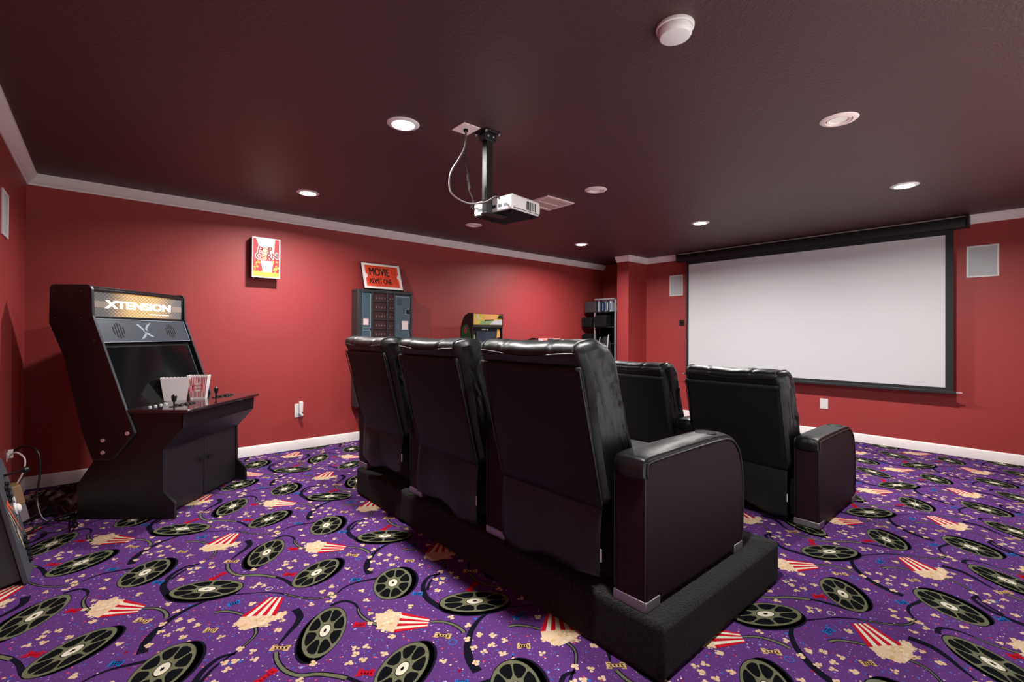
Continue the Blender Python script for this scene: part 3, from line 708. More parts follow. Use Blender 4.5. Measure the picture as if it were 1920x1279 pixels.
# mesh pattern: honeycomb cells from two sine products
mp = n.new('ShaderNodeMapping'); mp.inputs['Scale'].default_value = (1, 42, 62); l.new(tc.outputs['Object'], mp.inputs[0])
vo = n.new('ShaderNodeTexVoronoi'); vo.inputs['Scale'].default_value = 1; vo.inputs['Randomness'].default_value = .0; vo.voronoi_dimensions = '3D'; l.new(mp.outputs[0], vo.inputs['Vector'])
sk = n.new('ShaderNodeMapping'); sk.inputs['Rotation'].default_value = (R(45), 0, 0); l.new(mp.outputs[0], sk.inputs[0]); l.new(sk.outputs[0], vo.inputs['Vector'])
cr = n.new('ShaderNodeMapRange'); cr.inputs['From Min'].default_value = .25; cr.inputs['From Max'].default_value = .6; cr.inputs['To Min'].default_value = 1; cr.inputs['To Max'].default_value = .25; l.new(vo.outputs['Distance'], cr.inputs[0])
ym = n.new('ShaderNodeMapRange'); ym.interpolation_type = 'SMOOTHSTEP'; ym.inputs['From Min'].default_value = .10; ym.inputs['From Max'].default_value = .36; l.new(sp_.outputs[1], ym.inputs[0])
ym2 = n.new('ShaderNodeMapRange'); ym2.interpolation_type = 'SMOOTHSTEP'; ym2.inputs['From Min'].default_value = .80; ym2.inputs['From Max'].default_value = .50; l.new(sp_.outputs[1], ym2.inputs[0])
mu = n.new('ShaderNodeMath'); mu.operation = 'MULTIPLY'; l.new(ym.outputs[0], mu.inputs[0]); l.new(ym2.outputs[0], mu.inputs[1])
st = n.new('ShaderNodeMath'); st.operation = 'MULTIPLY'; l.new(mu.outputs[0], st.inputs[0]); l.new(cr.outputs[0], st.inputs[1])
s2 = n.new('ShaderNodeMath'); s2.operation = 'MULTIPLY_ADD'; l.new(st.outputs[0], s2.inputs[0]); s2.inputs[1].default_value = 1.25; s2.inputs[2].default_value = .0; l.new(s2.outputs[0], pb.inputs['Emission Strength'])
pb.inputs['Emission Color'].default_value = lin((255, 192, 98))
bx = n.new('ShaderNodeMapRange'); bx.inputs['To Min'].default_value = .04; bx.inputs['To Max'].default_value = .36; l.new(cr.outputs[0], bx.inputs[0])
cb = n.new('ShaderNodeCombineColor'); [l.new(bx.outputs[0], cb.inputs[i]) for i in range(3)]; l.new(cb.outputs[0], pb.inputs['Base Color']); pb.inputs['Roughness'].default_value = .3
M_band = lampmat('lit marquee band', (128, 118, 108), .18); M_letter = lampmat('lit marquee letters', (236, 228, 212), .6)
b = MB().box((-.58, .002, 1.345), (-.566, W-.002, 1.515)); mqo = b.build('marquee', mq, AR)
MB().box((-.5665, .002, 1.405), (-.5645, .155, 1.45)).box((-.5665, .735, 1.405), (-.5645, W-.002, 1.45)).split('marquee_band', M_band, mqo)
b = MB(); Mx = frame_from((-.563, .415, 1.428), (0, 1, 0), (0, 0, 1)); text(b, 'XTENSION', .073, Mx, 0, .001, 1.72, .0032)
b.box((-.5645, .50, 1.372), (-.563, .70, 1.378)); b.build('marquee_lettering', M_letter, mqo, flat=True)
MB().box((-.572, .0, 1.515), (-.556, W, 1.532)).box((-.572, .0, 1.33), (-.556, W, 1.348)).box((-.572, .0, 1.345), (-.556, .006, 1.52)).box((-.572, W-.006, 1.345), (-.556, W, 1.52)).build('marquee_retainer', M_black, AR, bevel=.002)
# speaker panel on the slanted front
d2 = Vector((.230, 0, -.632)).normalized()
SPM = frame_from((-.545, 0, 1.347), (0, 1, 0), -d2)     # x right, y up-slope, z out
SPM = SPM @ Matrix.Translation((0, 0, -.012))
def SB(a, b_, z0, z1, mb, mi=0): return mb.box((a[0], a[1], z0), (b_[0], b_[1], z1), mi, SPM)
sp = SB((.004, -.185), (W-.004, -.018), -.012, 0, MB()).build('speaker_panel', M_grey, AR, bevel=.002)
b = MB()
for a_, c_ in (((.004, -.187), (W-.004, -.183)), ((.004, -.020), (W-.004, -.016)), ((.004, -.187), (.009, -.016)), ((W-.009, -.187), (W-.004, -.016))): SB(a_, c_, 0, .004, b)
b.build('panel_rim', M_lgrey, sp)
b = MB()
for cx in (.165, .665):
    for k, (h0, h1) in enumerate(((-.03, .03), (-.052, .052), (-.06, .06), (-.052, .052), (-.03, .03))):
        x = cx+(k-2)*.021; SB((x-.0045, -.10+h0*.95), (x+.0045, -.10+h1*.95), .0002, .0012, b)
b.split('speaker_slot', M_dark, sp)
b = MB()
b.prism([(.405+x*.8, -.10+y*.95) for x, y in ((-.095, .055), (-.06, .055), (-.012, .008), (.012, -.012), (.085, -.052), (.045, -.052), (-.012, -.018), (-.032, .004))], 'z', .0005, .0018, M=SPM)
b.prism([(.405+x*.8, -.10+y*.95) for x, y in ((.095, .072), (.03, .048), (-.004, .012), (-.018, -.022), (-.088, -.074), (-.028, -.056), (.018, -.010), (.028, .02))], 'z', .0005, .002, M=SPM)
b.prism([(.405+x*.3, -.10+y*.3) for x, y in ((-.05, .06), (.03, .03), (.05, -.06), (-.03, -.03))], 'z', .0019, .0026, 1, M=SPM)
b.build('emblem', [M_lgrey, M_grey], sp, flat=True)
# monitor
b = MB(); SB((.0, -.675), (W, -.19), -.03, -.022, b); b.build('bezel', M_blackm, AR)
b = MB(); SB((.045, -.655), (W-.045, -.215), -.022, -.018, b); b.build('monitor_screen', M_glass, AR, bevel=.001)
b = MB(); SB((W-.034, -.60), (W-.026, -.22), -.02, -.008, b); b.build('bezel_strip', M_grey, AR)
# control deck
dk = MB().prism([(-.335, .702), (.082, .702), (.090, .708), (.090, .720), (.084, .726), (-.322, .726)], 'y', -.012, W+.012).build('control_deck', [M_deck], AR, bevel=.003)
MB().box((.034, .0, .60), (.05, W, .702)).build('deck_apron', M_cab, AR, bevel=.002)
MB().prism([(.05, .60), (-.085, .452), (-.10, .456), (.034, .604)], 'y', .018, W-.018).build('sloped_underside', M_cab, AR)
def btn(mb, x, y, mi=0, r=.0145): mb.lathe([(r, 0), (r, .004), (r*.8, .006), (r*.78, .009), (0, .0095)], 16, Matrix.Translation((x, y, .726)), mi, cap=False)
for k, (jx, jy) in enumerate(((-.095, .115), (-.095, .575))):
    js = thing_child('joystick', dk)
    MB().cyl((jx, jy, .726), (jx, jy, .729), .028, 20).build('dust_washer', M_blackm, js)
    MB().lathe([(.005, 0), (.005, .03), (.013, .042), (.017, .062), (.0165, .075), (.008, .084), (0, .085)], 18, Matrix.Translation((jx, jy, .727)), cap=False).build('handle', M_black, js)
    for q, (bx_, by_) in enumerate(((0, .07), (.018, .105), (.02, .14), (.018, .175), (-.035, .075), (-.018, .11), (-.016, .145), (-.018, .18))):
        b = MB(); btn(b, jx+bx_, jy+by_); b.build('button', M_black, dk)
for q in range(4): b = MB(); btn(b, -.235, .08+q*.05, r=.011); b.build('button', M_grille, dk)
for q in range(2): b = MB(); btn(b, -.235, .50+q*.06, r=.011); b.build('button', M_white, dk)
# doors and plinth
MB().box((-.115, .018, .455), (-.10, W-.018, .50)).box((-.11, .018, .0), (-.105, W-.018, .03)).split('face_frame', M_cab, AR)
for y0, y1, hy in ((.022, W/2-.003, W/2-.045), (W/2+.003, W-.022, W/2+.05)):
    dr = MB().box((-.105, y0, .018), (-.088, y1, .452)).build('door', M_door, AR, bevel=.002)
    MB().cyl((-.088, hy, .295), (-.068, hy, .295), .006, 10).cyl((-.068, hy-.03, .295), (-.068, hy+.03, .295), .006, 10).build('handle', M_black, dr)

# popcorn boxes on the deck
def popbox(label, loc, rz, wb, wt, db, dt, h, striped):
    t = thing('popcorn_box', label, 'popcorn box', loc, rz, 'popcorn boxes on the arcade control deck')
    b = MB(); nseg = 10
    def cor(w_, d_, z_): return [Vector((-w_/2, -d_/2, z_)), Vector((w_/2, -d_/2, z_)), Vector((w_/2, d_/2, z_)), Vector((-w_/2, d_/2, z_))]
    B0, T0 = cor(wb, db, 0), cor(wt, dt, h); b.poly(B0)
    for i in range(4):
        j = (i+1) % 4; pts = [B0[i], B0[j]]; n_ = 33
        for k in range(n_):
            q = T0[j].lerp(T0[i], k/(n_-1)); pts.append(q+Vector((0, 0, .006*abs(math.sin(k/(n_-1)*math.pi*8)))))
        b.poly(pts)
    o = b.build('carton', M_paper, t, flat=True, fix=False); so = o.modifiers.new('thick', 'SOLIDIFY'); so.thickness = .001
    faces = [0] if striped else [2]
    s = MB()
    for i in (faces if striped else [2, 1]):
        j = (i+1) % 4; nrm = (B0[j]-B0[i]).cross(T0[i]-B0[i]).normalized()*.0008
        for k in range(12):
            a_, c_ = (k+.25)/12, (k+.75)/12
            if striped and 4 <= k <= 7:
                for lo, hi in ((.06, .30), (.72, .95)):
                    s.poly([p+nrm for p in (B0[i].lerp(B0[j], a_).lerp(T0[i].lerp(T0[j], a_), lo), B0[i].lerp(B0[j], c_).lerp(T0[i].lerp(T0[j], c_), lo), B0[i].lerp(B0[j], c_).lerp(T0[i].lerp(T0[j], c_), hi), B0[i].lerp(B0[j], a_).lerp(T0[i].lerp(T0[j], a_), hi))])
            else:
                s.poly([p+nrm for p in (B0[i].lerp(B0[j], a_).lerp(T0[i].lerp(T0[j], a_), .05), B0[i].lerp(B0[j], c_).lerp(T0[i].lerp(T0[j], c_), .05), B0[i].lerp(B0[j], c_).lerp(T0[i].lerp(T0[j], c_), .95), B0[i].lerp(B0[j], a_).lerp(T0[i].lerp(T0[j], a_), .95))])
    if striped:
        c = (B0[0]+B0[1]+T0[0]+T0[1])/4; Mx = frame_from(c, B0[1]-B0[0], T0[0]-B0[0]+(T0[1]-B0[1]))
        for k in range(28):
            a_, c_ = 2*math.pi*k/28, 2*math.pi*(k+1)/28
            s.poly([Mx @ Vector((r_*math.cos(q), r_*1.15*math.sin(q), .0012)) for r_, q in ((.030, a_), (.033, a_), (.033, c_), (.030, c_))])
        text(s, 'POP', .024, Mx @ Matrix.Translation((0, .011, .0014)), 0, .0002, 1, .0004); text(s, 'CORN', .019, Mx @ Matrix.Translation((0, -.011, .0014)), 0, .0002, 1, .0004)
    s.build('printed_stripes', M_red, t, flat=True, fix=False)
popbox('open popcorn box showing its plain white side, left one on the arcade control deck', (.421, 4.338, .7275), R(-12), .135, .182, .05, .075, .168, False)
popbox('red and white striped popcorn box with POP CORN badge on the arcade deck', (.570, 4.352, .7275), R(-25), .10, .140, .05, .075, .176, True)

# ------------------------------------------------------------------ POP CORN light box
t = thing('popcorn_sign', 'lit red and white POP CORN sign box high on the long red wall', 'sign', (1.232, YL, 1.99))
MB().box((-.128, -.118, -.20), (.128, -.0005, .20)).build('sign_box', M_pframe, t, bevel=.002)
E_ = .10
Lr, Lw, Ly, Lo, Lb, Lp = [lampmat(nm, c, E_) for nm, c in (('lit red', (188, 40, 46)), ('lit white', (224, 216, 210)), ('lit yellow', (206, 158, 62)), ('lit orange', (214, 120, 50)), ('lit pale blue', (196, 216, 216)), ('lit dark red', (130, 22, 34)))]
b = MB(); yf = -.1185
def SQ(x0, x1, z0, z1, mi, dy=0): b.poly([(x0, yf-dy, z0), (x1, yf-dy, z0), (x1, yf-dy, z1), (x0, yf-dy, z1)], mi)
SQ(-.128, .128, -.20, .20, 1); SQ(-.118, .118, -.188, .19, 0, .0004)
b.poly([(-.095, yf-.0008, .19), (.065, yf-.0008, .19), (.06, yf-.0008, -.02), (-.06, yf-.0008, .09)], 4)
b.poly([(.065, yf-.0008, .19), (.078, yf-.0008, .19), (.07, yf-.0008, .05), (.06, yf-.0008, .05)], 1)
b.poly([(-.05, yf-.001, -.03), (.065, yf-.001, -.03), (.048, yf-.001, -.15), (-.03, yf-.001, -.15)], 1)
b.poly([(-.018, yf-.0012, -.05), (.02, yf-.0012, -.05), (.016, yf-.0012, -.13), (-.01, yf-.0012, -.13)], 4)
pz = [(-.118, -.188), (.118, -.188), (.118, -.135)]+[(.118-.236*k/14, -.13-.018*abs(math.sin(k*1.3))) for k in range(1, 14)]+[(-.118, -.125)]
b.poly([(x, yf-.0016, z_) for x, z_ in pz], 2)
rg = random.Random(3)
for k in range(48):
    x, z_ = rg.uniform(-.108, .108), rg.uniform(-.15, -.03)
    if abs(x) < .06 and z_ > -.14: continue
    r_ = rg.uniform(.007, .013); b.poly([(x+r_*math.cos(q*.785), yf-.0019-.00001*k, z_+r_*math.sin(q*.785)) for q in range(8)], rg.choice((2, 2, 3)))
def txt_out(s, size, x, z_, mi_in, mi_out, rot=0, sx=1):
    M_ = frame_from((x, yf-.0022, z_), (math.cos(rot), 0, math.sin(rot)), (-math.sin(rot), 0, math.cos(rot)))
    text(b, s, size, M_, mi_out, .0001, sx, .008); text(b, s, size, M_ @ Matrix.Translation((0, 0, .0008)), mi_in, .0001, sx, .0022)
txt_out('P', .085, -.058, .075, 5, 1, R(-12)); txt_out('O', .075, -.014, .072, 3, 1); txt_out('P', .085, .034, .078, 5, 1, R(8))
txt_out('C', .085, -.068, .012, 5, 1); txt_out('O', .07, -.022, .008, 3, 1); txt_out('R', .08, .026, .014, 5, 1); txt_out('N', .08, .076, .022, 5, 1, R(4))
b.build('sign_face', [Lr, Lw, Ly, Lo, Lb, Lp], t, flat=True, fix=False)
b = MB().cyl((-.11, -.10, -.212), (-.11, -.10, -.2), .006, 8).cyl((.1, -.10, -.212), (.1, -.10, -.2), .006, 8); b.split('screw', M_steel, t)

# ------------------------------------------------------------------ vending machine and ticket sign
VY = 5.07
t = thing('vending_machine', 'shallow charcoal snack vending machine with blue-grey doors against the long red wall', 'vending machine', (2.50, YL-.012, .0))
VX0, VX1 = 2.15-2.5, 2.83-2.5; VF = VY-(YL-.012); vz0, vz1 = .40, 1.742
b = MB(); b.box((VX0, VF+.02, vz0), (VX1, 0, vz1)); b.build('cabinet', M_vend, t, bevel=.012, seg=3)
MB().box((VX0+.12, VF+.05, 0), (VX1-.12, -.02, vz0)).build('pedestal', M_blackm, t)
b = MB()
for a_, c_ in (((VX0+.005, vz1-.035), (VX1-.005, vz1-.005)), ((VX0+.005, vz0+.02), (VX1-.005, vz0+.05)), ((VX0+.005, vz0+.05), (VX0+.05, vz1-.035)), ((.155-.35, vz0+.3), (.175-.35, vz1-.035)), ((-.004, vz0+.3), (.010, vz1-.035)), ((.087, vz0+.3), (.10, vz1-.035)), ((VX1-.03, vz0+.05), (VX1-.005, vz1-.035))):
    b.box((a_[0], VF, a_[1]), (c_[0], VF+.022, c_[1]))
b.build('front_frame', M_vend, t, bevel=.002)
MB().box((-.178, VF+.012, vz0+.3), (.09, VF+.021, vz1-.035)).build('product_bay', M_vin, t)
b = MB()
for k in range(9): b.box((-.176, VF+.002, 1.605-k*.105), (.088, VF+.014, 1.611-k*.105))
b.split('shelf_edge', M_vend, t, flat=True)
b = MB()
for k in range(9):
    for j in range(4): b.lathe([(.0, 0), (.005, 0), (.005, .006), (.0022, .008), (.0022, .022), (0, .022)], 8, Matrix.Translation((-.13+j*.034, VF+.010, 1.638-k*.105)), cap=False)
    for j in range(2): b.lathe([(0, 0), (.0045, 0), (.0045, .01), (0, .01)], 8, Matrix.Translation((.038+j*.03, VF+.010, 1.638-k*.105)), cap=False)
b.build('spiral_coils', M_coil, t)['kind'] = 'stuff'
dl = MB().box((VX0+.045, VF-.004, vz0+.55), (-.205, VF+.01, vz1-.045)).build('left_door', M_vendd, t, bevel=.002)
b = MB().box((-.213, VF-.008, 1.305), (-.205, VF-.003, 1.69)).box((VX0+.05, VF-.008, 1.297), (-.205, VF-.003, 1.305)).box((-.213, VF-.008, 1.205), (-.205, VF-.003, 1.28)).box((VX0+.05, VF-.008, 1.272), (-.205, VF-.003, 1.28)).box((VX0+.05, VF-.008, 1.197), (-.205, VF-.003, 1.205))
b.build('door_outline', M_lgrey, dl)
MB().box((VX0+.058, VF-.006, 1.335), (VX0+.118, VF-.0042, 1.405)).build('paper_notice', mat('pink-white notice', (226, 196, 198), .7), dl)
dr = MB().box((.102, VF-.004, vz0+.30), (VX1-.04, VF+.01, vz1-.05)).build('right_door', M_vendd, t, bevel=.002)
b = MB()
for a_, c_ in (((.104, 1.672), (VX1-.045, 1.679)), ((VX1-.052, 1.535), (VX1-.045, 1.679)), ((VX1-.052, .75), (VX1-.045, 1.465)), ((VX1-.10, 1.529), (VX1-.05, 1.536)), ((VX1-.10, 1.465), (VX1-.05, 1.472)), ((VX1-.10, 1.472), (VX1-.093, 1.532))):
    b.box((a_[0], VF-.008, a_[1]), (c_[0], VF-.003, c_[1]))
b.build('door_outline', M_lgrey, dr)
MB().box((VX1-.088, VF-.007, 1.475), (VX1-.05, VF-.004, 1.525)).cyl((VX1-.068, VF-.012, 1.5), (VX1-.068, VF-.006, 1.5), .009, 12).build('lock', [M_dark, M_steel], dr)
MB().box((.125, VF-.007, 1.58), (.185, VF-.004, 1.655)).build('coin_plate', M_grey, dr, bevel=.002)
MB().box((VX1-.145, VF-.007, 1.29), (VX1-.065, VF-.0045, 1.39)).build('paper_notice', mat('white-pink notice', (222, 204, 206), .7), dr)
b = MB()
for k in range(5): b.box((VX1, VF+.05, 1.63-k*.105), (VX1+.02, VF+.075, 1.655-k*.105))
b.split('hinge_tab', M_black, t, bevel=.003)

t = thing('movie_ticket_sign', 'framed orange MOVIE ADMIT ONE ticket picture leaning on top of the vending machine', 'picture', (2.472, 5.09, 1.7500), 0, rx=R(-20))
w_, h_ = .246, .335
TOPSH = .01
MB().box((-w_, 0, 0), (w_, .02, h_)).build('frame', M_black, t, bevel=.002)
M_or = mat('ticket orange', (226, 74, 44), .55); M_ink = mat('ticket black ink', (40, 18, 16), .6); M_mat2 = mat('white picture mat', (232, 222, 216), .6); M_or2 = mat('ticket darker orange', (196, 52, 34), .6)
MB().box((-w_+.008, -.002, .008), (w_-.008, .0005, h_-.008)).build('picture_mat', M_mat2, t)
b = MB()
tp = [(-.205, .035), (.205, .035)]+[(.205-.022*math.cos(k*math.pi/8-math.pi/2), h_/2+.028*math.sin(k*math.pi/8-math.pi/2)) for k in range(9)]+[(.205, h_-.035), (-.205, h_-.035)]+[(-.205+.022*math.cos(math.pi/2-k*math.pi/8), h_/2+.028*math.sin(math.pi/2-k*math.pi/8)) for k in range(9)]
b.prism(tp, 'y', -.0035, -.002, 0)
def tl(x0, x1, z0, z1, mi): b.box((x0, -.0042, z0), (x1, -.0035, z1), mi)
tl(-.16, .16, h_-.052, h_-.049, 1); tl(-.16, .16, .049, .052, 1); tl(-.172, -.169, .06, .265, 1); tl(.169, .172, .06, .265, 1)
for q in (-.0035, 0, .0035): text(b, 'MOVIE', .142, frame_from((-.035+q, -.0045-q*.02, .215), (1, 0, 0), (0, 0, 1)), 1, .0003, .60, 0)
for q in (-.002, 0, .002): text(b, 'ADMIT ONE', .098, frame_from((-.03+q, -.0045-q*.02, .098), (1, 0, 0), (0, 0, 1)), 1, .0003, .52, 0)
text(b, 'TICKET', .055, frame_from((.142, -.0045, h_/2), (0, 0, 1), (-1, 0, 0)), 2, .0003, 1.0, .0015)
for k in range(9): tl(-.14+k*.026, -.128+k*.026, .150, .158, 1)
b.build('ticket_print', [M_or, M_ink, M_or2], t, flat=True)

# ------------------------------------------------------------------ second arcade cabinet (colourful)
t = thing('arcade_cabinet', 'small arcade cabinet with yellow and green artwork and rounded side, against the long red wall', 'arcade machine', (3.515, 4.78, 0))
AW = .50
SP = [(.0, 0), (.0, .78), (-.14, .80), (-.14, .86), (.0, .92), (.008, 1.30), (.0, 1.33), (-.005, 1.505), (.10, 1.505), (.17, 1.48), (.215, 1.43), (.25, 1.35), (.268, 1.25), (.27, 0)]
M_art = mat('dark green side art', (20, 70, 44), .5, var=(30, .5)); M_artr = mat('red side art', (150, 40, 52), .5, var=(40, .5)); M_arty = mat('yellow art', (206, 178, 70), .5, var=(50, .5)); M_arto = mat('orange art', (222, 158, 84), .5, var=(40, .3)); M_artg = mat('green art', (128, 158, 96), .5, var=(60, .6)); M_artb = mat('blue art', (34, 92, 150), .5, var=(50, .5)); M_artw = mat('pale art', (196, 194, 196), .5, var=(60, .5))
for x0, s in ((0, -1), (AW, 1)):
    sd = MB().prism(SP, 'x', x0-(.0 if s < 0 else .015), x0+(.015 if s < 0 else 0)).build('side_panel', M_black, t, bevel=.001)
    e = -.0008 if s < 0 else .0008
    b = MB(); b.poly([(x0+e, .145+.115*math.cos(k*math.pi/8), 1.17+.20*math.sin(k*math.pi/8)) for k in range(9)]+[(x0+e, .03, .72), (x0+e, .26, .72)], 0)
    b.poly([(x0+e*2, .145+.035*math.cos(k*.785), 1.285+.045*math.sin(k*.785)) for k in range(8)], 1)
    b.poly([(x0+e*2, .17, 1.15), (x0+e*2, .10, 1.13), (x0+e*2, .07, 1.02), (x0+e*2, .09, .80), (x0+e*2, .17, .80), (x0+e*2, .19, 1.06)], 1)
    b.build('side_art', [M_art, M_artr], sd, flat=True, fix=False)
b = MB().box((.015, -.001, 1.36), (AW-.015, .012, 1.495)).build('marquee', M_arty, t)
c = MB(); yf = -.0018
for pts, mi in ((((.02, 1.36), (.11, 1.36), (.13, 1.49), (.02, 1.49)), 0), (((.17, 1.42), (.38, 1.43), (.42, 1.49), (.18, 1.492)), 1), (((.10, 1.365), (.30, 1.365), (.33, 1.41), (.14, 1.41)), 2), (((.27, 1.365), (.48, 1.365), (.48, 1.43), (.36, 1.42)), 3), (((.03, 1.37), (.06, 1.37), (.05, 1.44), (.03, 1.43)), 1),
                (((.40, 1.44), (.48, 1.44), (.48, 1.49), (.43, 1.49)), 4), (((.19, 1.408), (.35, 1.418), (.34, 1.43), (.20, 1.425)), 4), (((.06, 1.48), (.10, 1.42), (.115, 1.42), (.08, 1.485)), 3)):
    c.poly([(x, yf-.0002*len(c.f), z_) for x, z_ in pts], mi)
c.build('marquee_art', [M_arty, M_arto, M_artg, M_artw, M_blackm], b, flat=True, fix=False)
MB().box((.015, .0, 1.325), (AW-.015, .02, 1.36)).build('marquee_ledge', M_black, t)
b = MB().box((.015, .022, .92), (AW-.015, .032, 1.33)).build('monitor_bezel', M_blackm, t)
MB().box((.075, .015, .95), (AW-.11, .022, 1.275)).build('monitor_screen', mat('dusty blue-grey screen', (34, 48, 62), .2, var=(14, .5)), t)
c = MB()
for k in range(6): c.box((.165+k*.016+(0.01 if k > 3 else 0), .020, 1.290), (.177+k*.016+(0.01 if k > 3 else 0), .022, 1.306))
c.build('bezel_lettering', M_artw, b)
c = MB(); yb = .0205
c.poly([(.022, yb, .93), (.068, yb, .93), (.066, yb, 1.12), (.060, yb, 1.22), (.042, yb, 1.24), (.025, yb, 1.12)], 0)
c.poly([(.425, yb, 1.08), (.475, yb, 1.06), (.475, yb, 1.16), (.44, yb, 1.18)], 1); c.poly([(.41, yb, 1.19), (.47, yb, 1.20), (.46, yb, 1.30), (.42, yb, 1.31)], 2); c.poly([(.43, yb, .95), (.47, yb, .95), (.47, yb, 1.05), (.44, yb, 1.05)], 3)
c.build('bezel_art', [M_artg, M_artb, M_arto, M_artw], b, flat=True, fix=False)
MB().prism([(.0, .78), (-.13, .805), (-.13, .855), (.02, .915)], 'x', .015, AW-.015).build('control_deck', M_black, t)
MB().box((.015, .0, .02), (AW-.015, .015, .78)).build('front_panel', M_black, t)
MB().box((.015, .25, .02), (AW-.015, .262, 1.30)).prism([(.01, 1.49), (.10, 1.495), (.165, 1.47), (.2, 1.43), (.24, 1.35), (.258, 1.25), (.25, 1.25), (.225, 1.35), (.19, 1.42), (.1, 1.48), (.01, 1.48)], 'x', .015, AW-.015).build('rear_panel', M_black, t)

# low cabinet beyond, only its top shows
t = thing('arcade_cabinet', 'low arcade cabinet of which only the pinkish marquee top shows above the recliners', 'arcade machine', (4.68, 4.80, 0))
SP2 = [(0, 0), (0, .62), (-.12, .66), (-.12, .70), (.04, .76), (.06, 1.05), (.0, 1.09), (.0, 1.188), (.12, 1.188), (.32, 1.13), (.34, 1.0), (.34, 0)]
for x0 in (0, .47): MB().prism(SP2, 'x', x0, x0+.016).build('side_panel', M_black, t, bevel=.002)
b = MB().box((.016, .0, 1.10), (.47, .012, 1.185)).build('marquee', mat('salmon marquee', (206, 128, 120), .5, var=(20, .5)), t)
MB().poly([(.02, -.0008, 1.145), (.10, -.0008, 1.145), (.10, -.0008, 1.165), (.02, -.0008, 1.165)]).poly([(.2, -.0008, 1.15), (.30, -.0008, 1.15), (.34, -.0008, 1.18), (.20, -.0008, 1.18)], 1).build('marquee_art', [M_artw, M_vend], b, flat=True, fix=False)
MB().box((.016, .07, .74), (.47, .08, 1.09)).build('monitor_bezel', M_blackm, t)
MB().box((.016, .0, .02), (.47, .012, .64)).box((.016, .32, .02), (.47, .33, 1.1)).prism([(.0, .63), (-.11, .665), (-.11, .695), (.04, .755)], 'x', .016, .47).box((.016, .012, 1.172), (.47, .12, 1.182)).build('body_panels', M_black, t)
b = MB().box((-.001, .02, 1.0), (.0, .035, 1.186)); b.build('side_stripe', M_artw, t)

# ------------------------------------------------------------------ rack in the alcove with gear
RK = t = thing('storage_rack', 'tall grey metal storage rack of black gear in the alcove beside the pillar', 'rack', (6.22, 4.9, 0))
b = MB()
for x, y in ((.0, -.315), (.42, -.315), (.42, .33)): b.box((x, y, 0), (x+.025, y+.025, 1.84))
b.box((0, -.315, 1.815), (.02, .12, 1.84)).box((.42, -.315, 1.815), (.445, .33, 1.84))
b.split('post', mat('pale grey steel', (150, 160, 164), .4, metal=.3), t, bevel=.002)
MB().box((.446, -.31, .1), (.452, .345, 1.36)).box((.446, -.31, 1.36), (.452, .20, 1.60)).build('back_panel', M_blackm, t)
for zs in (1.62, 1.37, 1.10, .8, .45, .12): MB().box((-.0, -.31, zs-.012), (.44, .345, zs)).build('shelf', M_bar, t, bevel=.002)
MB().box((.0, .105, 1.37), (.02, .125, 1.608)).box((0, .105, 1.10), (.02, .125, 1.358)).split('shelf_divider', M_steel, t)
tag(MB().box((6.235, 5.0, 1.6205), (6.60, 5.24, 1.80)).build('receiver_box', mat('dark grey metal box', (66, 64, 68), .5), bevel=.006), 'grey equipment box on the top shelf of the rack', 'equipment box')
for k, (y, c_, hh) in enumerate(((4.93, (120, 134, 144), .19), (4.885, (30, 46, 64), .17), (4.84, (28, 40, 58), .175), (4.79, (110, 124, 136), .165), (4.745, (26, 34, 46), .18), (4.69, (196, 200, 204), .17))):
    lb = ('pale grey binder upright beside the grey box on the rack', 'dark blue case next to the pale binder on the rack', 'dark blue case in the middle of the top rack row', 'grey-blue case on the top rack shelf', 'near-black case second from the pillar on the top rack shelf', 'white-spined case nearest the pillar on the top rack shelf')[k]
    q = thing('media_case', lb, 'case', (6.24, y, 1.6205), group='cases on the top rack shelf')
    MB().box((0, 0, 0), (.20, .03, hh)).build('case_body', mat('case colour', c_, .5), q, bevel=.002)
    MB().box((-.001, .008, .02), (.0, .022, hh-.03)).build('spine_label', M_grille if k % 2 == 0 else M_artb, q)
for k, (y0, y1, z0, h1, lb) in enumerate(((5.03, 5.25, 1.3705, .16, 'black bin on the middle shelf of the rack, against the left wall'), (4.72, 4.985, 1.3705, .19, 'black bin on the middle shelf of the rack, nearer the pillar'), (5.035, 5.24, 1.1005, .15, 'black case on the lower visible rack shelf, against the left wall'))):
    q = thing('gear_bin', lb, 'bin', (6.16, (y0+y1)/2, z0), group='black gear on the rack shelves'); hh = (y1-y0)/2
    MB().prism([(-hh*.8, 0), (hh*.9, 0), (hh, h1*.8), (hh*.7, h1), (-hh, h1)], 'x', .0, .36).build('bin_body', M_blackm, q, bevel=.006)
    MB().box((-.003, -hh*.3, h1*.5), (.0, hh*.3, h1*.58)).build('bin_handle', M_black, q)
q = thing('equipment_bag', 'black soft bag with two pale straps hanging at the right side of the rack', 'bag', (6.06, 4.66, .0))
b = MB(); prof = [(.02, .45), (.09, .48), (.12, .7), (.11, .95), (.085, 1.12), (.05, 1.2), (0, 1.22)]
b.lathe(prof, 20, Matrix.Diagonal((.8, 1, 1, 1)))
b.box((-.05, -.06, .0), (.05, .06, .46)); b.build('bag_body', M_blackm, q, bevel=.01)
b = MB().tube(smooth_path([(-.05, .07, 1.20), (-.09, .05, 1.1), (-.11, .0, .95)]), .008, 6).tube(smooth_path([(.0, -.06, 1.24), (-.05, -.085, 1.15), (-.09, -.10, .95), (-.08, -.12, .8)]), .010, 6); b.split('strap', M_steel, q)

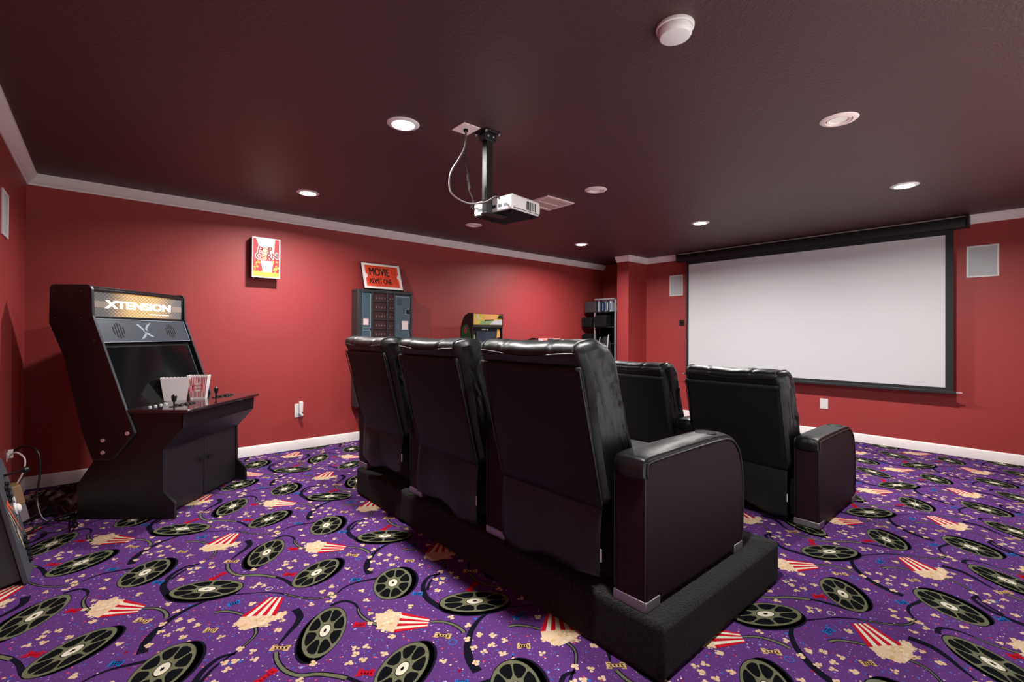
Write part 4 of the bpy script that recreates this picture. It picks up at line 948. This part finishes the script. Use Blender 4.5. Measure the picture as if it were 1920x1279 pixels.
# ------------------------------------------------------------------ control deck leaning at the left edge
dv = Vector((-.115, 0, .552)).normalized()             # up the leaning face
LM = frame_from((-.262, 3.30, .004), (0, 1, 0), dv)    # x along wall, y up the slope, z out (+x side)
t = thing('arcade_control_panel', 'grey control deck with buttons and orange lines, leaning on the back wall', 'control panel'); t.matrix_world = LM
Lh, Wd = .60, .27
MB().prism([(0, 0), (Wd*.9, 0), (Wd, .05), (Wd, Lh-.06), (Wd-.04, Lh), (0, Lh)], 'z', -.02, 0).build('top_plate', mat('charcoal deck plate', (66, 70, 76), .5, var=(20, .12)), t, bevel=.003)
MB().prism([(.01, .02), (Wd-.02, .02), (Wd-.02, Lh-.04), (.01, Lh-.04)], 'z', -.115, -.02).build('housing', mat('dark grey housing', (40, 42, 45), .55), t, bevel=.006)
for gx, gy in ((.10, .44), (.16, .10)):
    for a_ in range(2):
        for c_ in range(3 if gy > .3 else 4):
            b = MB(); b.lathe([(.0135, 0), (.0135, .006), (.010, .008), (.0095, .013), (0, .0135)], 14, Matrix.Translation((gx+a_*.035, gy+c_*.034+a_*.012-.04, 0)), cap=False); b.build('button', M_black, t)
b = MB(); b.lathe([(.033, 0), (.033, .004), (.028, .006)], 24, Matrix.Translation((.20, .33, 0)), cap=False); b.lathe([(.025, .004), (.022, .014), (.013, .021), (0, .023)], 20, Matrix.Translation((.20, .33, 0)), cap=False); b.build('trackball', M_white, t)
b = MB().cyl((.17, .385, 0), (.17, .385, .012), .016, 16); b.build('side_button', M_grille, t)
js = thing_child('joystick', t)
MB().cyl((.16, .52, 0), (.16, .52, .07), .0055, 10).build('shaft', M_black, js); MB().lathe([(0, .062), (.012, .066), (.0175, .079), (.012, .092), (0, .096)], 18, Matrix.Translation((.16, .52, 0)), cap=False).build('ball_top', M_black, js)
b = MB(); 
for (x0, y0, x1, y1, w1, mi) in ((.03, .40, .20, .21, .010, 0), (.02, .37, .16, .19, .004, 1), (.20, .29, .10, .24, .004, 1), (.10, .25, .13, .14, .012, 1), (.03, .33, .06, .20, .004, 1), (.05, .41, .14, .34, .014, 0)):
    a_, c_ = Vector((x0, y0, 0)), Vector((x1, y1, 0)); d = (c_-a_).normalized(); s_ = Vector((-d.y, d.x, 0))*w1*1.1
    b.poly([p+Vector((0, 0, .0006+.0001*len(b.f))) for p in (a_-s_, c_-s_*.3, c_+s_*.3, a_+s_)], mi)
b.build('line_art', [mat('orange line', (206, 88, 56), .5), mat('gold line', (206, 186, 150), .5)], t, flat=True, fix=False)

# power strip, adapter and cables behind
t = thing('wall_plug', 'white plug in the back wall outlet behind the leaning control deck', 'plug', (X0, 4.42, .43), R(90))
MB().box((-.02, -.004, -.03), (.02, -.0005, .03)).build('outlet_cover', M_white, t, bevel=.003)
MB().box((-.012, -.03, -.01), (.012, -.004, .045)).build('plug_body', M_white, t, bevel=.004)
t = thing('power_adapter', 'tan power adapter brick leaning beside the left control deck', 'adapter', (-.375, 4.35, .0), R(20), ry=R(-12))
MB().box((-.03, -.05, .14), (.03, .05, .27)).build('adapter_body', mat('tan plastic', (168, 136, 98), .5), t, bevel=.006)
MB().box((-.028, -.045, .0), (.028, .045, .14)).build('lower_body', mat('grey plastic', (140, 130, 140), .5), t, bevel=.004)
b = MB().tube(smooth_path([(-.44, 4.40, .44), (-.41, 4.37, .46), (-.37, 4.34, .42), (-.375, 4.335, .34), (-.405, 4.35, .262)]), .005, 8)
tag(b.build('white_cord', M_white), 'white cord arching from the wall plug at the left edge', 'cord')
b = MB().tube(smooth_path([(-.44, 4.42, .45), (-.38, 4.40, .49), (-.31, 4.35, .45), (-.30, 4.33, .30), (-.31, 4.31, .15), (-.26, 4.25, .02), (-.1, 4.3, .012)]), .006, 8)
tag(b.build('black_cord', M_black), 'black cord looping down from the wall plug to the floor', 'cord')
rg = random.Random(11)
b = MB()
for k in range(13):
    y0 = rg.uniform(4.05, 5.0); p = [(-.40+rg.uniform(0, .06), y0+rg.uniform(-.1, .1), rg.uniform(.006, .04))]
    for q in range(4): p.append((-.34+.11*q+rg.uniform(-.03, .03), min(5.15, max(3.9, y0+rg.uniform(-.22, .22))), rg.uniform(.006, .05)))
    p.append((-.13+rg.uniform(-.03, .03), 4.35+rg.uniform(.02, .5), .012))
    b.tube(smooth_path([(min(-.12 if y < 4.5 else .05, x), y, z_) for x, y, z_ in p], 6), rg.uniform(.004, .007), 6, 0 if rg.random() < .85 else 1)
tag(b.build('cable_tangle', [M_black, M_bar]), 'tangle of black cables on the carpet behind the large arcade cabinet', 'cables', kind='stuff')
b = MB(); NX, NY = 22, 22; vs = []
for i in range(NX+1):
    for j in range(NY+1):
        u, v = i/NX, j/NY; x = -.40+.36*u; y = 4.42+.62*v; e = min(u, 1-u, v, 1-v)
        z_ = .008+min(1, e*6)*(.045+.055*noise.noise(Vector((u*4, v*4, 2)))+.035*noise.noise(Vector((u*10, v*10, 5)))); vs.append((x+.05*noise.noise(Vector((v*4, u, 8))), y+.05*noise.noise(Vector((u*4, v, 1))), max(.004, z_)))
b.add(vs, [(i*(NY+1)+j, (i+1)*(NY+1)+j, (i+1)*(NY+1)+j+1, i*(NY+1)+j+1) for i in range(NX) for j in range(NY)])
tag(b.build('cloth_bag', mat('crumpled black plastic', (12, 14, 18), .28), sharp=60), 'crumpled black bag on the floor between the back wall and large arcade cabinet', 'bag')
